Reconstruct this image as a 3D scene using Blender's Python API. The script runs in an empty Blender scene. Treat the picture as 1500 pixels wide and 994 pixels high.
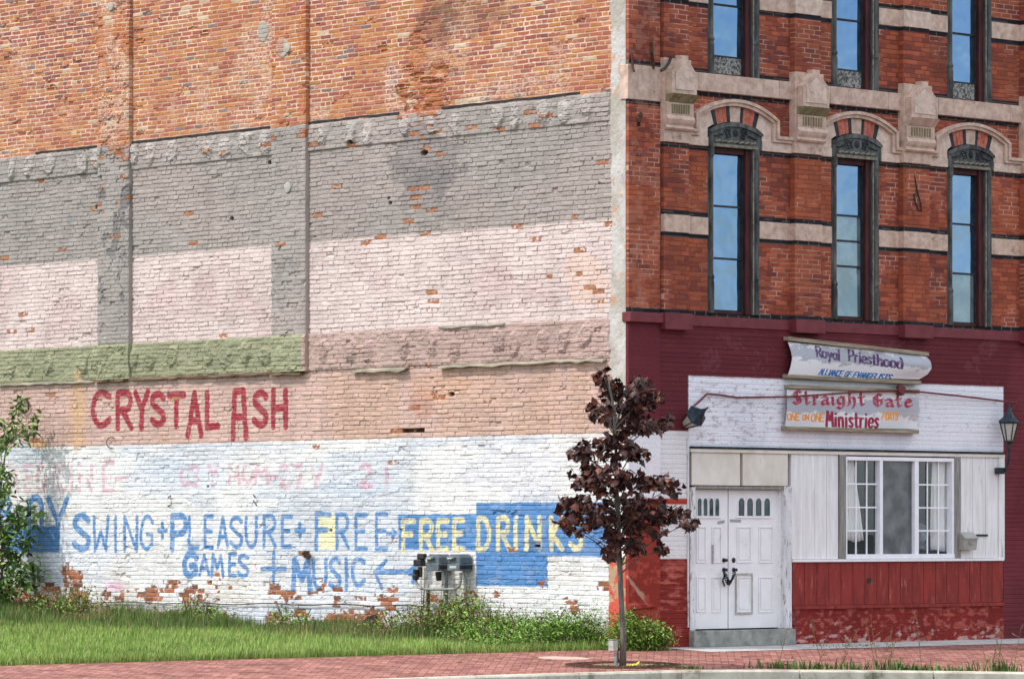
import bpy, bmesh, math, random
import numpy as np
from mathutils import Vector, Matrix
R = math.radians
random.seed(7)
rng = np.random.default_rng(11)
scene = bpy.context.scene
COL = scene.collection

# ------------------------------------------------------------------ camera, sky, sun, exposure
YAW = R(47.24)                       # angle between the view axis and the front wall (+X)
UX, UY = math.cos(YAW), math.sin(YAW)
RX, RY = UY, -UX
DEPTH, FOC, EYE, HOR = 62.0, 6197.0, 1.70, 780.0
_x0 = 167.0/FOC*DEPTH
CX, CY = -DEPTH*UX-_x0*RX, -DEPTH*UY-_x0*RY     # building corner is the origin
cam_d = bpy.data.cameras.new('camera'); cam = bpy.data.objects.new('camera', cam_d); COL.objects.link(cam)
cam.location = (CX, CY, EYE)
cam.rotation_euler = (R(90), 0, -math.atan2(UX, UY))
cam_d.sensor_width = 36.0
cam_d.lens = 36.0*FOC/1500.0
cam_d.shift_y = (HOR-497.0)/1500.0
cam_d.clip_end = 8000
cam_d.clip_start = 0.5
scene.camera = cam

SUN_EL, SUN_SIDE = R(55), R(19)      # sun high on the left, a little behind the front wall
sdir = Vector((-math.cos(SUN_SIDE)*math.cos(SUN_EL), math.sin(SUN_SIDE)*math.cos(SUN_EL), math.sin(SUN_EL)))
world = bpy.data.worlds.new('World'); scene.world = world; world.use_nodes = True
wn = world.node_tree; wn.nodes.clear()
sky = wn.nodes.new('ShaderNodeTexSky'); sky.sky_type = 'NISHITA'; sky.sun_disc = False
sky.sun_elevation = SUN_EL; sky.sun_rotation = math.atan2(sdir.x, sdir.y)
sky.air_density = 1.0; sky.dust_density = 1.2; sky.ozone_density = 1.5
tc = wn.nodes.new('ShaderNodeTexCoord')
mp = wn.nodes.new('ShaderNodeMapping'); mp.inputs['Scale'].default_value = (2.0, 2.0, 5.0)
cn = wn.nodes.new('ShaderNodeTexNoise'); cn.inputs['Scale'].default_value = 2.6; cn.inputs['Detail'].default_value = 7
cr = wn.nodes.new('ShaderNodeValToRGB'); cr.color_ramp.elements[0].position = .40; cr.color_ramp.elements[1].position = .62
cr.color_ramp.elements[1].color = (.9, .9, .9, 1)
sx = wn.nodes.new('ShaderNodeSeparateXYZ'); hz = wn.nodes.new('ShaderNodeMapRange'); hz.inputs['From Min'].default_value = .13; hz.inputs['From Max'].default_value = .36; hz.inputs['To Min'].default_value = .22  # bright cloud, denser high up, added to brighten the shaded front
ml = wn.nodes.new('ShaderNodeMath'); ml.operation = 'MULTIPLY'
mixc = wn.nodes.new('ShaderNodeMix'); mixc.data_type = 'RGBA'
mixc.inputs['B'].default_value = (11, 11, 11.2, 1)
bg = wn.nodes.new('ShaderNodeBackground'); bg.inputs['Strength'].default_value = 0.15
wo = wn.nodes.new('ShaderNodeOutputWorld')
L = wn.links.new
L(tc.outputs['Generated'], mp.inputs['Vector']); L(mp.outputs[0], cn.inputs['Vector']); L(cn.outputs['Fac'], cr.inputs[0])
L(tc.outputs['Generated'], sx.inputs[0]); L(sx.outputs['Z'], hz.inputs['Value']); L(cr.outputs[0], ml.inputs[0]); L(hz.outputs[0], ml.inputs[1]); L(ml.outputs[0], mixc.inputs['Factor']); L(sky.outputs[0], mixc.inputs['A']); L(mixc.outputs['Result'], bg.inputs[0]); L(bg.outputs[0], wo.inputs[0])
sd = bpy.data.lights.new('sun', 'SUN'); sd.energy = 2.0; sd.angle = R(0.8); sd.color = (1.0, .96, .90)
so = bpy.data.objects.new('sun', sd); COL.objects.link(so)
so.rotation_euler = (-sdir).to_track_quat('-Z', 'Y').to_euler()
scene.view_settings.view_transform = 'Standard'; scene.view_settings.look = 'None'
scene.view_settings.exposure = 0.60; scene.view_settings.gamma = 1.0; scene.view_settings.use_curve_mapping = False

# ------------------------------------------------------------------ survey helpers: a direction seen from the tripod -> a point of a known plane
def _ray(px, py):
    k = (px-750)/FOC
    return UX+k*RX, UY+k*RY, -(py-HOR)/FOC
def F(px, py, y=0.0):                # point of a plane parallel to the front wall
    d = _ray(px, py); t = (y-CY)/d[1]
    return CX+t*d[0], EYE+t*d[2]
def FX(px, y=0.0): return F(px, 500, y)[0]
def S(px, py, x=0.0):                # point of a plane parallel to the side wall
    d = _ray(px, py); t = (x-CX)/d[0]
    return CY+t*d[1], EYE+t*d[2]
def G(px, py, s=.04):                # point of the sidewalk, which falls 4 % towards the kerb
    d = _ray(px, py); t = (s*CY-EYE)/(d[2]-s*d[1])
    return CX+t*d[0], CY+t*d[1], EYE+t*d[2]

def lin(c):
    c = np.asarray(c, float)/255.0
    return np.where(c <= .04045, c/12.92, ((c+.055)/1.055)**2.4)

# ------------------------------------------------------------------ numpy noise
_T = rng.random((256, 256)).astype(np.float32)
def vnoise(x, y, seed=0):
    x = np.asarray(x)+seed*17.31 % 256; y = np.asarray(y)+seed*9.77 % 256
    xi = np.floor(x).astype(np.int32); yi = np.floor(y).astype(np.int32)
    fx = x-xi; fy = y-yi
    fx = fx*fx*(3-2*fx); fy = fy*fy*(3-2*fy)
    a = xi & 255; b = (xi+1) & 255; c = yi & 255; d = (yi+1) & 255
    return (_T[c, a]*(1-fx)+_T[c, b]*fx)*(1-fy)+(_T[d, a]*(1-fx)+_T[d, b]*fx)*fy
def fbm(x, y, seed=0, o=4):
    s = 0; w = 0.5; tot = 0
    for k in range(o):
        s = s+w*vnoise(x*2**k, y*2**k, seed+k*3); tot += w; w *= .55
    return s/tot
def hsh(i, j, seed=0):
    n = (i.astype(np.int64)*374761393+j.astype(np.int64)*668265263+seed*974634777) & 0xffffffff
    n = ((n ^ (n >> 13))*1274126177) & 0xffffffff
    n = ((n ^ (n >> 16))*2246822519) & 0xffffffff
    return ((n ^ (n >> 15)) & 0xffffff)/float(0xffffff)
def sst(a, b, x):
    t = np.clip((x-a)/(b-a), 0, 1); return t*t*(3-2*t)
def mixa(a, b, m):
    return a*(1-m[..., None])+b*m[..., None]

def brick_field(U, V, LB, CH, joint, seed, warp=1.0, header=6):
    """running bond with a header course now and then: brick ids, 0..1 face mask, distance to the joint"""
    Uw = U+warp*.016*(vnoise(U*2.3, V*5, seed)-.5)+warp*.008*(vnoise(U*9, V*14, seed+1)-.5)
    Vw = V+warp*.014*(vnoise(U*1.7, V*1.1, seed+2)-.5)+warp*.007*(vnoise(U*6, V*7, seed+3)-.5)
    j = np.floor(Vw/CH).astype(np.int64); fv = Vw/CH-j
    hd = (j % header) == 0 if header else np.zeros_like(j, bool)
    Lj = np.where(hd, LB/2, LB)
    off = (j % 2)*.5*Lj+hsh(j, j*0, seed+5)*.35*LB
    i = np.floor((Uw+off)/Lj).astype(np.int64); fu = (Uw+off)/Lj-i
    e = hsh(i, j, seed+8)*.4+.8
    d = np.minimum(np.minimum(fu, 1-fu)*Lj, np.minimum(fv, 1-fv)*CH)-joint*.5*e
    d = d+warp*.004*(vnoise(U*38, V*38, seed+6)-.5)
    return i, j, fu, fv, sst(-.0035, .0045, d), d

# ------------------------------------------------------------------ mesh builders
def new_obj(name, me, mat=None, parent=None):
    o = bpy.data.objects.new(name, me); COL.objects.link(o)
    if mat: me.materials.append(mat)
    if parent: o.parent = parent
    return o
def tag(o, label=None, cat=None, group=None, kind=None):
    if label: o['label'] = label
    if cat: o['category'] = cat
    if group: o['group'] = group
    if kind: o['kind'] = kind
    return o
def thing(name, loc, label, cat, group=None):
    o = bpy.data.objects.new(name, None); COL.objects.link(o); o.location = loc
    o.empty_display_size = .1
    return tag(o, label, cat, group)
def raw_mesh(name, co, faces, col=None, smooth=False):
    me = bpy.data.meshes.new(name)
    co = np.ascontiguousarray(co, np.float32); n, k = faces.shape
    me.vertices.add(len(co)); me.vertices.foreach_set('co', co.ravel())
    me.loops.add(n*k); me.loops.foreach_set('vertex_index', np.ascontiguousarray(faces, np.int32).ravel())
    me.polygons.add(n); me.polygons.foreach_set('loop_start', np.arange(0, n*k, k, dtype=np.int32))
    me.polygons.foreach_set('use_smooth', np.full(n, smooth))
    me.update(calc_edges=True)
    if col is not None:
        rgba = np.ones((len(co), 4), np.float32); rgba[:, :3] = col
        me.attributes.new('Col', 'FLOAT_COLOR', 'POINT').data.foreach_set('color', rgba.ravel())
    return me
def hf_mesh(name, org, ud, nd, U, V, H, C, mat, parent, keep=None, skirt=.1, flip=False, loc=None):
    """relief wall: a grid of real bricks standing out along nd"""
    UU, VV = np.meshgrid(U, V)
    ud = np.array(ud, float); nd = np.array(nd, float); org = np.array(org, float)
    P = org+UU[..., None]*ud+VV[..., None]*np.array((0, 0, 1.0))+H[..., None]*nd
    nv, nu = UU.shape
    idx = np.arange(nv*nu).reshape(nv, nu)
    q = np.stack([idx[:-1, :-1], idx[:-1, 1:], idx[1:, 1:], idx[1:, :-1]], -1)
    q = q[keep] if keep is not None else q.reshape(-1, 4)
    co = P.reshape(-1, 3); c = C.reshape(-1, 3)
    if skirt:
        loop = np.concatenate([idx[0, :-1], idx[:-1, -1], idx[-1, :0:-1], idx[:0:-1, 0]])
        base = co[loop]-nd*skirt-nd*((co[loop]-org)@nd)[:, None]*.999
        n0 = len(co); m = len(loop); a = loop; b = np.roll(loop, -1)
        a2 = n0+np.arange(m); b2 = np.roll(a2, -1)
        co = np.concatenate([co, base]); c = np.concatenate([c, c[loop]])
        q = np.concatenate([q, np.stack([b, a, a2, b2], -1)])
    if flip: q = q[:, ::-1]
    if parent is not None:
        co = co-np.array(parent.matrix_basis.translation)
    return new_obj(name, raw_mesh(name, co, q, c), mat, parent)

class MB:
    def __init__(s): s.v = []; s.f = []
    def add(s, vs, fs):
        n = len(s.v); s.v += [tuple(p) for p in vs]; s.f += [tuple(i+n for i in f) for f in fs]; return s
    def box(s, x0, x1, y0, y1, z0, z1):
        if x0 > x1: x0, x1 = x1, x0
        if y0 > y1: y0, y1 = y1, y0
        if z0 > z1: z0, z1 = z1, z0
        return s.add([(x0, y0, z0), (x1, y0, z0), (x1, y1, z0), (x0, y1, z0), (x0, y0, z1), (x1, y0, z1), (x1, y1, z1), (x0, y1, z1)],
                     [(3, 2, 1, 0), (4, 5, 6, 7), (0, 1, 5, 4), (1, 2, 6, 5), (2, 3, 7, 6), (3, 0, 4, 7)])
    def prism(s, poly, y0, y1, axis='y'):      # outline in (x,z), pushed from y0 (front) to y1 (back)
        n = len(poly)
        if axis == 'y': a = [(p[0], y0, p[1]) for p in poly]; b = [(p[0], y1, p[1]) for p in poly]
        elif axis == 'x': a = [(y0, p[0], p[1]) for p in poly]; b = [(y1, p[0], p[1]) for p in poly]
        else: a = [(p[0], p[1], y0) for p in poly]; b = [(p[0], p[1], y1) for p in poly]
        return s.add(a+b, [tuple(range(n)), tuple(range(2*n-1, n-1, -1))]+[((i+1) % n, i, n+i, n+(i+1) % n) for i in range(n)])
    def tube(s, pts, rad, n=8, caps=True):
        pts = [Vector(p) for p in pts]
        if not hasattr(rad, '__len__'): rad = [rad]*len(pts)
        rings = []
        up = None
        for i, p in enumerate(pts):
            t = (pts[min(i+1, len(pts)-1)]-pts[max(i-1, 0)])
            t = t.normalized() if t.length > 1e-9 else Vector((0, 0, 1))
            if up is None:
                up = Vector((0, 0, 1)) if abs(t.z) < .9 else Vector((1, 0, 0))
            a = t.cross(up).normalized(); b = t.cross(a).normalized(); up = -b if False else up
            if a.length < 1e-6: a = Vector((1, 0, 0)); b = Vector((0, 1, 0))
            rings.append([p+rad[i]*(math.cos(2*math.pi*k/n)*a+math.sin(2*math.pi*k/n)*b) for k in range(n)])
        vs = [v for r_ in rings for v in r_]; fs = []
        for i in range(len(rings)-1):
            for k in range(n):
                fs.append((i*n+k, i*n+(k+1) % n, (i+1)*n+(k+1) % n, (i+1)*n+k))
        if caps: fs += [tuple(range(n-1, -1, -1)), tuple(range((len(rings)-1)*n, len(rings)*n))]
        return s.add(vs, fs)
    def lathe(s, c, prof, n=12, axis='z'):
        vs = []; fs = []
        for (r_, h) in prof:
            for k in range(n):
                ca, sa = r_*math.cos(2*math.pi*k/n), r_*math.sin(2*math.pi*k/n)
                vs.append({'z': (c[0]+ca, c[1]+sa, c[2]+h), 'x': (c[0]+h, c[1]+ca, c[2]+sa), 'y': (c[0]+ca, c[1]+h, c[2]+sa)}[axis])
        for i in range(len(prof)-1):
            for k in range(n): fs.append((i*n+k, i*n+(k+1) % n, (i+1)*n+(k+1) % n, (i+1)*n+k))
        fs += [tuple(range(n-1, -1, -1)), tuple(range((len(prof)-1)*n, len(prof)*n))]
        return s.add(vs, fs)
    def build(s, name, mat, parent=None, bevel=0, smooth=False, org=None):
        me = bpy.data.meshes.new(name)
        if parent is not None and org is None:
            org = world_loc(parent)
        o3 = Vector(org) if org is not None else Vector((0, 0, 0))
        me.from_pydata([Vector(v)-o3 for v in s.v], [], s.f)
        bm = bmesh.new(); bm.from_mesh(me); bmesh.ops.recalc_face_normals(bm, faces=bm.faces); bm.to_mesh(me); bm.free()
        o = new_obj(name, me, mat, parent)
        if parent is None and org is not None: o.location = o3
        if smooth:
            for p in me.polygons: p.use_smooth = True
        if bevel:
            m = o.modifiers.new('bevel', 'BEVEL'); m.width = bevel; m.segments = 2; m.limit_method = 'ANGLE'
        return o
def world_loc(o):
    l = Vector((0, 0, 0))
    while o: l = l+o.location; o = o.parent
    return l

# ------------------------------------------------------------------ materials
def nodes_of(name):
    m = bpy.data.materials.new(name); m.use_nodes = True; nt = m.node_tree
    return m, nt, nt.nodes['Principled BSDF'], nt.links.new
def mat_attr(name, rough=.9, fine=60.0, amt=.18, bump=.15, spec=.2):
    """colour from the mesh's own paint attribute, broken up by fine noise"""
    m, nt, b, K = nodes_of(name)
    at = nt.nodes.new('ShaderNodeAttribute'); at.attribute_name = 'Col'
    t = nt.nodes.new('ShaderNodeTexCoord'); n = nt.nodes.new('ShaderNodeTexNoise')
    n.inputs['Scale'].default_value = fine; n.inputs['Detail'].default_value = 4; n.inputs['Roughness'].default_value = .65
    K(t.outputs['Object'], n.inputs['Vector'])
    mr = nt.nodes.new('ShaderNodeMapRange'); mr.inputs['From Min'].default_value = .25; mr.inputs['From Max'].default_value = .75
    mr.inputs['To Min'].default_value = 1-amt; mr.inputs['To Max'].default_value = 1+amt*.7
    K(n.outputs['Fac'], mr.inputs['Value'])
    mx = nt.nodes.new('ShaderNodeVectorMath'); mx.operation = 'SCALE'
    K(at.outputs['Color'], mx.inputs[0]); K(mr.outputs[0], mx.inputs['Scale']); K(mx.outputs[0], b.inputs['Base Color'])
    b.inputs['Roughness'].default_value = rough; b.inputs['Specular IOR Level'].default_value = spec
    if bump:
        bp = nt.nodes.new('ShaderNodeBump'); bp.inputs['Strength'].default_value = bump; bp.inputs['Distance'].default_value = .01
        K(n.outputs['Fac'], bp.inputs['Height']); K(bp.outputs[0], b.inputs['Normal'])
    return m
def mat_noise(name, c1, c2, scale=6.0, stretch=(1, 1, 1), rough=.7, bump=.2, lo=.35, hi=.65, metal=0, c3=None, t3=(.62, .7), s3=3.0, spec=.3):
    m, nt, b, K = nodes_of(name)
    t = nt.nodes.new('ShaderNodeTexCoord'); mp = nt.nodes.new('ShaderNodeMapping'); mp.inputs['Scale'].default_value = stretch
    n = nt.nodes.new('ShaderNodeTexNoise'); n.inputs['Scale'].default_value = scale; n.inputs['Detail'].default_value = 6; n.inputs['Roughness'].default_value = .62
    r = nt.nodes.new('ShaderNodeValToRGB'); e = r.color_ramp.elements
    e[0].position = lo; e[1].position = hi; e[0].color = (*c1, 1); e[1].color = (*c2, 1)
    K(t.outputs['Object'], mp.inputs['Vector']); K(mp.outputs[0], n.inputs['Vector']); K(n.outputs['Fac'], r.inputs[0])
    out = r.outputs[0]
    if c3 is not None:                       # chips / stains with a shape of their own
        n2 = nt.nodes.new('ShaderNodeTexNoise'); n2.inputs['Scale'].default_value = s3; n2.inputs['Detail'].default_value = 8; n2.inputs['Roughness'].default_value = .7
        K(mp.outputs[0], n2.inputs['Vector'])
        r2 = nt.nodes.new('ShaderNodeValToRGB'); r2.color_ramp.elements[0].position = t3[0]; r2.color_ramp.elements[1].position = t3[1]
        K(n2.outputs['Fac'], r2.inputs[0])
        mx = nt.nodes.new('ShaderNodeMix'); mx.data_type = 'RGBA'; mx.inputs['B'].default_value = (*c3, 1)
        K(r2.outputs[0], mx.inputs['Factor']); K(out, mx.inputs['A']); out = mx.outputs['Result']
    K(out, b.inputs['Base Color'])
    b.inputs['Roughness'].default_value = rough; b.inputs['Metallic'].default_value = metal; b.inputs['Specular IOR Level'].default_value = spec
    if bump:
        bp = nt.nodes.new('ShaderNodeBump'); bp.inputs['Strength'].default_value = bump; bp.inputs['Distance'].default_value = .01
        K(n.outputs['Fac'], bp.inputs['Height']); K(bp.outputs[0], b.inputs['Normal'])
    return m
def L3(*c): return tuple(lin(c))
M = {}
M['side'] = mat_attr('painted_brick', .9, 55, .16, .25)
M['front'] = mat_attr('pressed_brick', .85, 70, .2, .15)
M['leaf_red'] = mat_attr('maroon_leaf', .5, 30, .25, 0, .35)
M['leaf_green'] = mat_attr('green_leaf', .5, 30, .25, 0, .4)
M['grass'] = mat_attr('grass_blade', .65, 20, .2, 0, .25)
M['sign'] = mat_attr('banner_vinyl', .6, 40, .08, .05, .3)
M['stone'] = mat_noise('weathered_sandstone', L3(178, 150, 132), L3(216, 188, 168), 8, rough=.9, c3=L3(104, 90, 78), t3=(.58, .76), s3=4.2)
M['stone_pale'] = mat_noise('pale_limestone', L3(190, 166, 148), L3(222, 198, 180), 9, rough=.9, c3=L3(118, 104, 86), t3=(.57, .76), s3=4.6)
M['stone_olive'] = mat_noise('mossy_rib_stone', L3(110, 100, 70), L3(150, 138, 105), 14, stretch=(1, 1, .2), rough=.95)
M['black_brick'] = mat_noise('black_glazed_brick', L3(22, 25, 30), L3(50, 52, 56), 20, rough=.55)
M['red_brick'] = mat_noise('red_voussoir_brick', L3(160, 82, 66), L3(200, 122, 100), 14, rough=.85, c3=L3(190, 165, 150), t3=(.63, .68), s3=9)
M['maroon'] = mat_noise('maroon_paint', L3(104, 42, 48), L3(120, 53, 58), 5, rough=.6, c3=L3(150, 100, 105), t3=(.68, .75))
M['hood'] = mat_noise('peeling_black_wood', L3(46, 50, 50), L3(104, 106, 102), 9, stretch=(1, 1, .25), rough=.85, bump=.5, c3=L3(140, 135, 125), t3=(.64, .72), s3=7)
M['hood_dark'] = mat_noise('black_wood', L3(30, 32, 34), L3(58, 60, 62), 9, rough=.8)
M['moulding'] = mat_noise('bare_grey_moulding', L3(98, 94, 84), L3(150, 142, 124), 14, rough=.9, bump=.5)
M['redframe'] = mat_noise('oxblood_sash', L3(50, 20, 22), L3(84, 38, 38), 9, stretch=(1, 1, .3), rough=.6, c3=L3(130, 110, 105), t3=(.66, .74), s3=6)
M['white_paint'] = mat_noise('white_door_paint', L3(230, 229, 228), L3(240, 239, 238), 4, rough=.5, bump=.08, c3=L3(168, 164, 158), t3=(.60, .78), s3=5)
M['vinyl'] = mat_noise('white_vinyl', L3(232, 233, 236), L3(244, 244, 246), 6, rough=.4, bump=.02)
M['cream_board'] = mat_noise('cream_board', L3(206, 198, 182), L3(228, 222, 210), 3, stretch=(1, 1, .5), rough=.7, c3=L3(136, 106, 80), t3=(.62, .74), s3=3.0)
M['white_board'] = mat_noise('white_plank', L3(216, 214, 210), L3(238, 237, 234), 5, stretch=(2, 2, .25), rough=.7, c3=L3(148, 142, 132), t3=(.58, .74), s3=4)
M['red_board'] = mat_noise('worn_red_plank', L3(114, 33, 27), L3(148, 48, 39), 3, stretch=(3, 3, .6), rough=.6, c3=L3(182, 96, 80), t3=(.57, .70), s3=4.5)
M['grey_wood'] = mat_noise('weathered_grey_wood', L3(110, 108, 104), L3(160, 156, 148), 16, stretch=(3, 3, .15), rough=.9, bump=.6)
M['batten'] = mat_noise('weathered_batten', L3(118, 104, 84), L3(172, 160, 138), 12, stretch=(.2, 3, 3), rough=.9, bump=.6)
M['peel_jamb'] = mat_noise('peeling_white_jamb', L3(196, 196, 196), L3(224, 224, 224), 6, rough=.7, c3=L3(144, 134, 122), t3=(.56, .60), s3=9, stretch=(2, 2, .5))
M['concrete'] = mat_noise('old_concrete', L3(122, 124, 120), L3(162, 162, 152), 5, rough=.95, bump=.4, c3=L3(84, 84, 76), t3=(.56, .7), s3=2.2)
M['kerb'] = mat_noise('kerb_concrete', L3(176, 168, 150), L3(214, 206, 186), 4, rough=.95, bump=.4, c3=L3(92, 92, 72), t3=(.56, .7), s3=1.6)
M['apron'] = mat_noise('apron_concrete', L3(168, 166, 162), L3(200, 196, 190), 3, rough=.95, bump=.2)
M['asphalt'] = mat_noise('asphalt', (.04, .04, .042), (.07, .07, .07), 30, rough=.9)
M['ledge_shade'] = mat_noise('shade_brown_ledge', L3(84, 66, 50), L3(138, 116, 92), 9, stretch=(1, .3, 2), rough=.95, bump=.5)
M['cover'] = mat_noise('dusty_pink_cover', L3(176, 150, 136), L3(204, 180, 164), 6, rough=.95)
M['pit'] = mat_noise('dusty_earth', L3(138, 100, 90), L3(176, 130, 118), 7, rough=1, c3=L3(86, 92, 54), t3=(.58, .7))
M['soil'] = mat_noise('soil', (.05, .05, .02), (.09, .1, .035), 6, rough=1)
M['far_ground'] = mat_noise('far_ground', (.09, .09, .07), (.14, .14, .1), .05, rough=1)
M['black_metal'] = mat_noise('black_lantern_metal', L3(22, 28, 32), L3(52, 60, 66), 12, rough=.45, c3=L3(110, 112, 110), t3=(.7, .78), s3=9)
M['teal_metal'] = mat_noise('verdigris_lantern_roof', L3(20, 30, 38), L3(48, 66, 76), 16, rough=.5)
M['rust'] = mat_noise('rusty_iron', L3(52, 36, 30), L3(96, 62, 46), 14, rough=.9)
M['dark_iron'] = mat_noise('dark_iron', (.012, .012, .012), (.04, .036, .034), 14, rough=.6)
M['galv'] = mat_noise('galvanised_steel', L3(120, 122, 120), L3(168, 168, 162), 18, rough=.5, metal=.5)
M['meter'] = mat_noise('grey_meter_casing', L3(84, 93, 98), L3(108, 117, 121), 6, rough=.5, bump=.03)
M['meter_face'] = mat_noise('meter_face', L3(170, 172, 172), L3(205, 206, 204), 9, rough=.3, bump=0)
M['conduit'] = mat_noise('maroon_conduit', L3(88, 34, 40), L3(120, 58, 60), 10, rough=.6)
M['grey_box'] = mat_noise('tan_grey_mailbox', L3(150, 148, 140), L3(172, 170, 162), 9, rough=.5, bump=.03)
M['curtain'] = mat_noise('off_white_curtain', L3(225, 224, 218), L3(240, 240, 236), 8, stretch=(4, 4, .3), rough=.9)
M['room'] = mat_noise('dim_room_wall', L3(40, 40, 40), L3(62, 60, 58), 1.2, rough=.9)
M['cloth_blue'] = mat_noise('pale_blue_cloth', L3(90, 110, 125), L3(190, 198, 200), 3, rough=.9)
M['flash'] = mat_noise('tarred_flashing', (.012, .012, .014), (.04, .04, .04), 8, rough=.8)
M['ledge'] = mat_noise('weathered_ledge', L3(120, 118, 104), L3(182, 170, 150), 8, stretch=(1, .3, 2), rough=.9, bump=.5)
M['frosted'] = mat_noise('lantern_glass', L3(170, 168, 158), L3(196, 194, 184), 6, rough=.35, bump=0)
M['bark'] = mat_noise('grey_bark', L3(82, 76, 70), L3(124, 116, 106), 14, stretch=(3, 3, .5), rough=.95, bump=.6)
M['stem'] = mat_noise('brown_stem', L3(92, 76, 54), L3(128, 108, 80), 20, rough=.9)
M['yellow'] = mat_noise('yellow_scrap', L3(210, 190, 60), L3(228, 212, 96), 8, rough=.6)
M['paver'] = None
M['osb'] = mat_noise('grey_chipboard', L3(70, 70, 70), L3(165, 160, 152), 26, rough=.95, lo=.42, hi=.58, bump=.5)
M['tape'] = mat_noise('grey_tape', L3(140, 146, 152), L3(160, 166, 170), 8, rough=.4)
M['light_grey'] = mat_noise('cast_grey_plate', L3(150, 148, 140), L3(190, 186, 176), 14, rough=.8)

def glass_mat(name, tint, base, fac, rough=.02, wav=.012):
    m, nt, b, K = nodes_of(name); nt.nodes.remove(b); out = nt.nodes['Material Output']
    g = nt.nodes.new('ShaderNodeBsdfGlossy'); g.inputs['Color'].default_value = (*tint, 1); g.inputs['Roughness'].default_value = rough
    t = nt.nodes.new('ShaderNodeTexCoord'); n = nt.nodes.new('ShaderNodeTexNoise'); n.inputs['Scale'].default_value = 1.6
    K(t.outputs['Object'], n.inputs['Vector'])
    bp = nt.nodes.new('ShaderNodeBump'); bp.inputs['Strength'].default_value = .5; bp.inputs['Distance'].default_value = wav
    K(n.outputs['Fac'], bp.inputs['Height']); K(bp.outputs[0], g.inputs['Normal'])
    if base is None: d = nt.nodes.new('ShaderNodeBsdfTransparent')
    else:
        d = nt.nodes.new('ShaderNodeBsdfDiffuse')
        n2 = nt.nodes.new('ShaderNodeTexNoise'); n2.inputs['Scale'].default_value = 3.5; n2.inputs['Detail'].default_value = 6
        K(t.outputs['Object'], n2.inputs['Vector'])
        r = nt.nodes.new('ShaderNodeValToRGB'); e = r.color_ramp.elements; e[0].position = .4; e[1].position = .7
        e[0].color = (*base, 1); e[1].color = (*[min(1, x*2+.02) for x in base], 1)
        K(n2.outputs['Fac'], r.inputs[0]); K(r.outputs[0], d.inputs['Color'])
    mx = nt.nodes.new('ShaderNodeMixShader'); mx.inputs[0].default_value = fac
    K(d.outputs[0], mx.inputs[1]); K(g.outputs[0], mx.inputs[2]); K(mx.outputs[0], out.inputs[0])
    return m
M['pane'] = glass_mat('blue_window_glass', (.34, .52, .80), (.03, .045, .06), .46, .03, .03)
M['pane_dusty'] = glass_mat('dusty_window_glass', (.6, .8, 1.0), (.10, .13, .13), .2, .08)
M['shop_pane'] = glass_mat('shop_glass', (.8, .9, 1), None, .06, .01, .004)
M['screen_pane'] = glass_mat('screened_glass', (.8, .88, .95), (.085, .088, .09), .06, .12)
M['door_light'] = glass_mat('dark_door_glass', (.7, .85, .95), (.015, .03, .035), .08)

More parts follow.
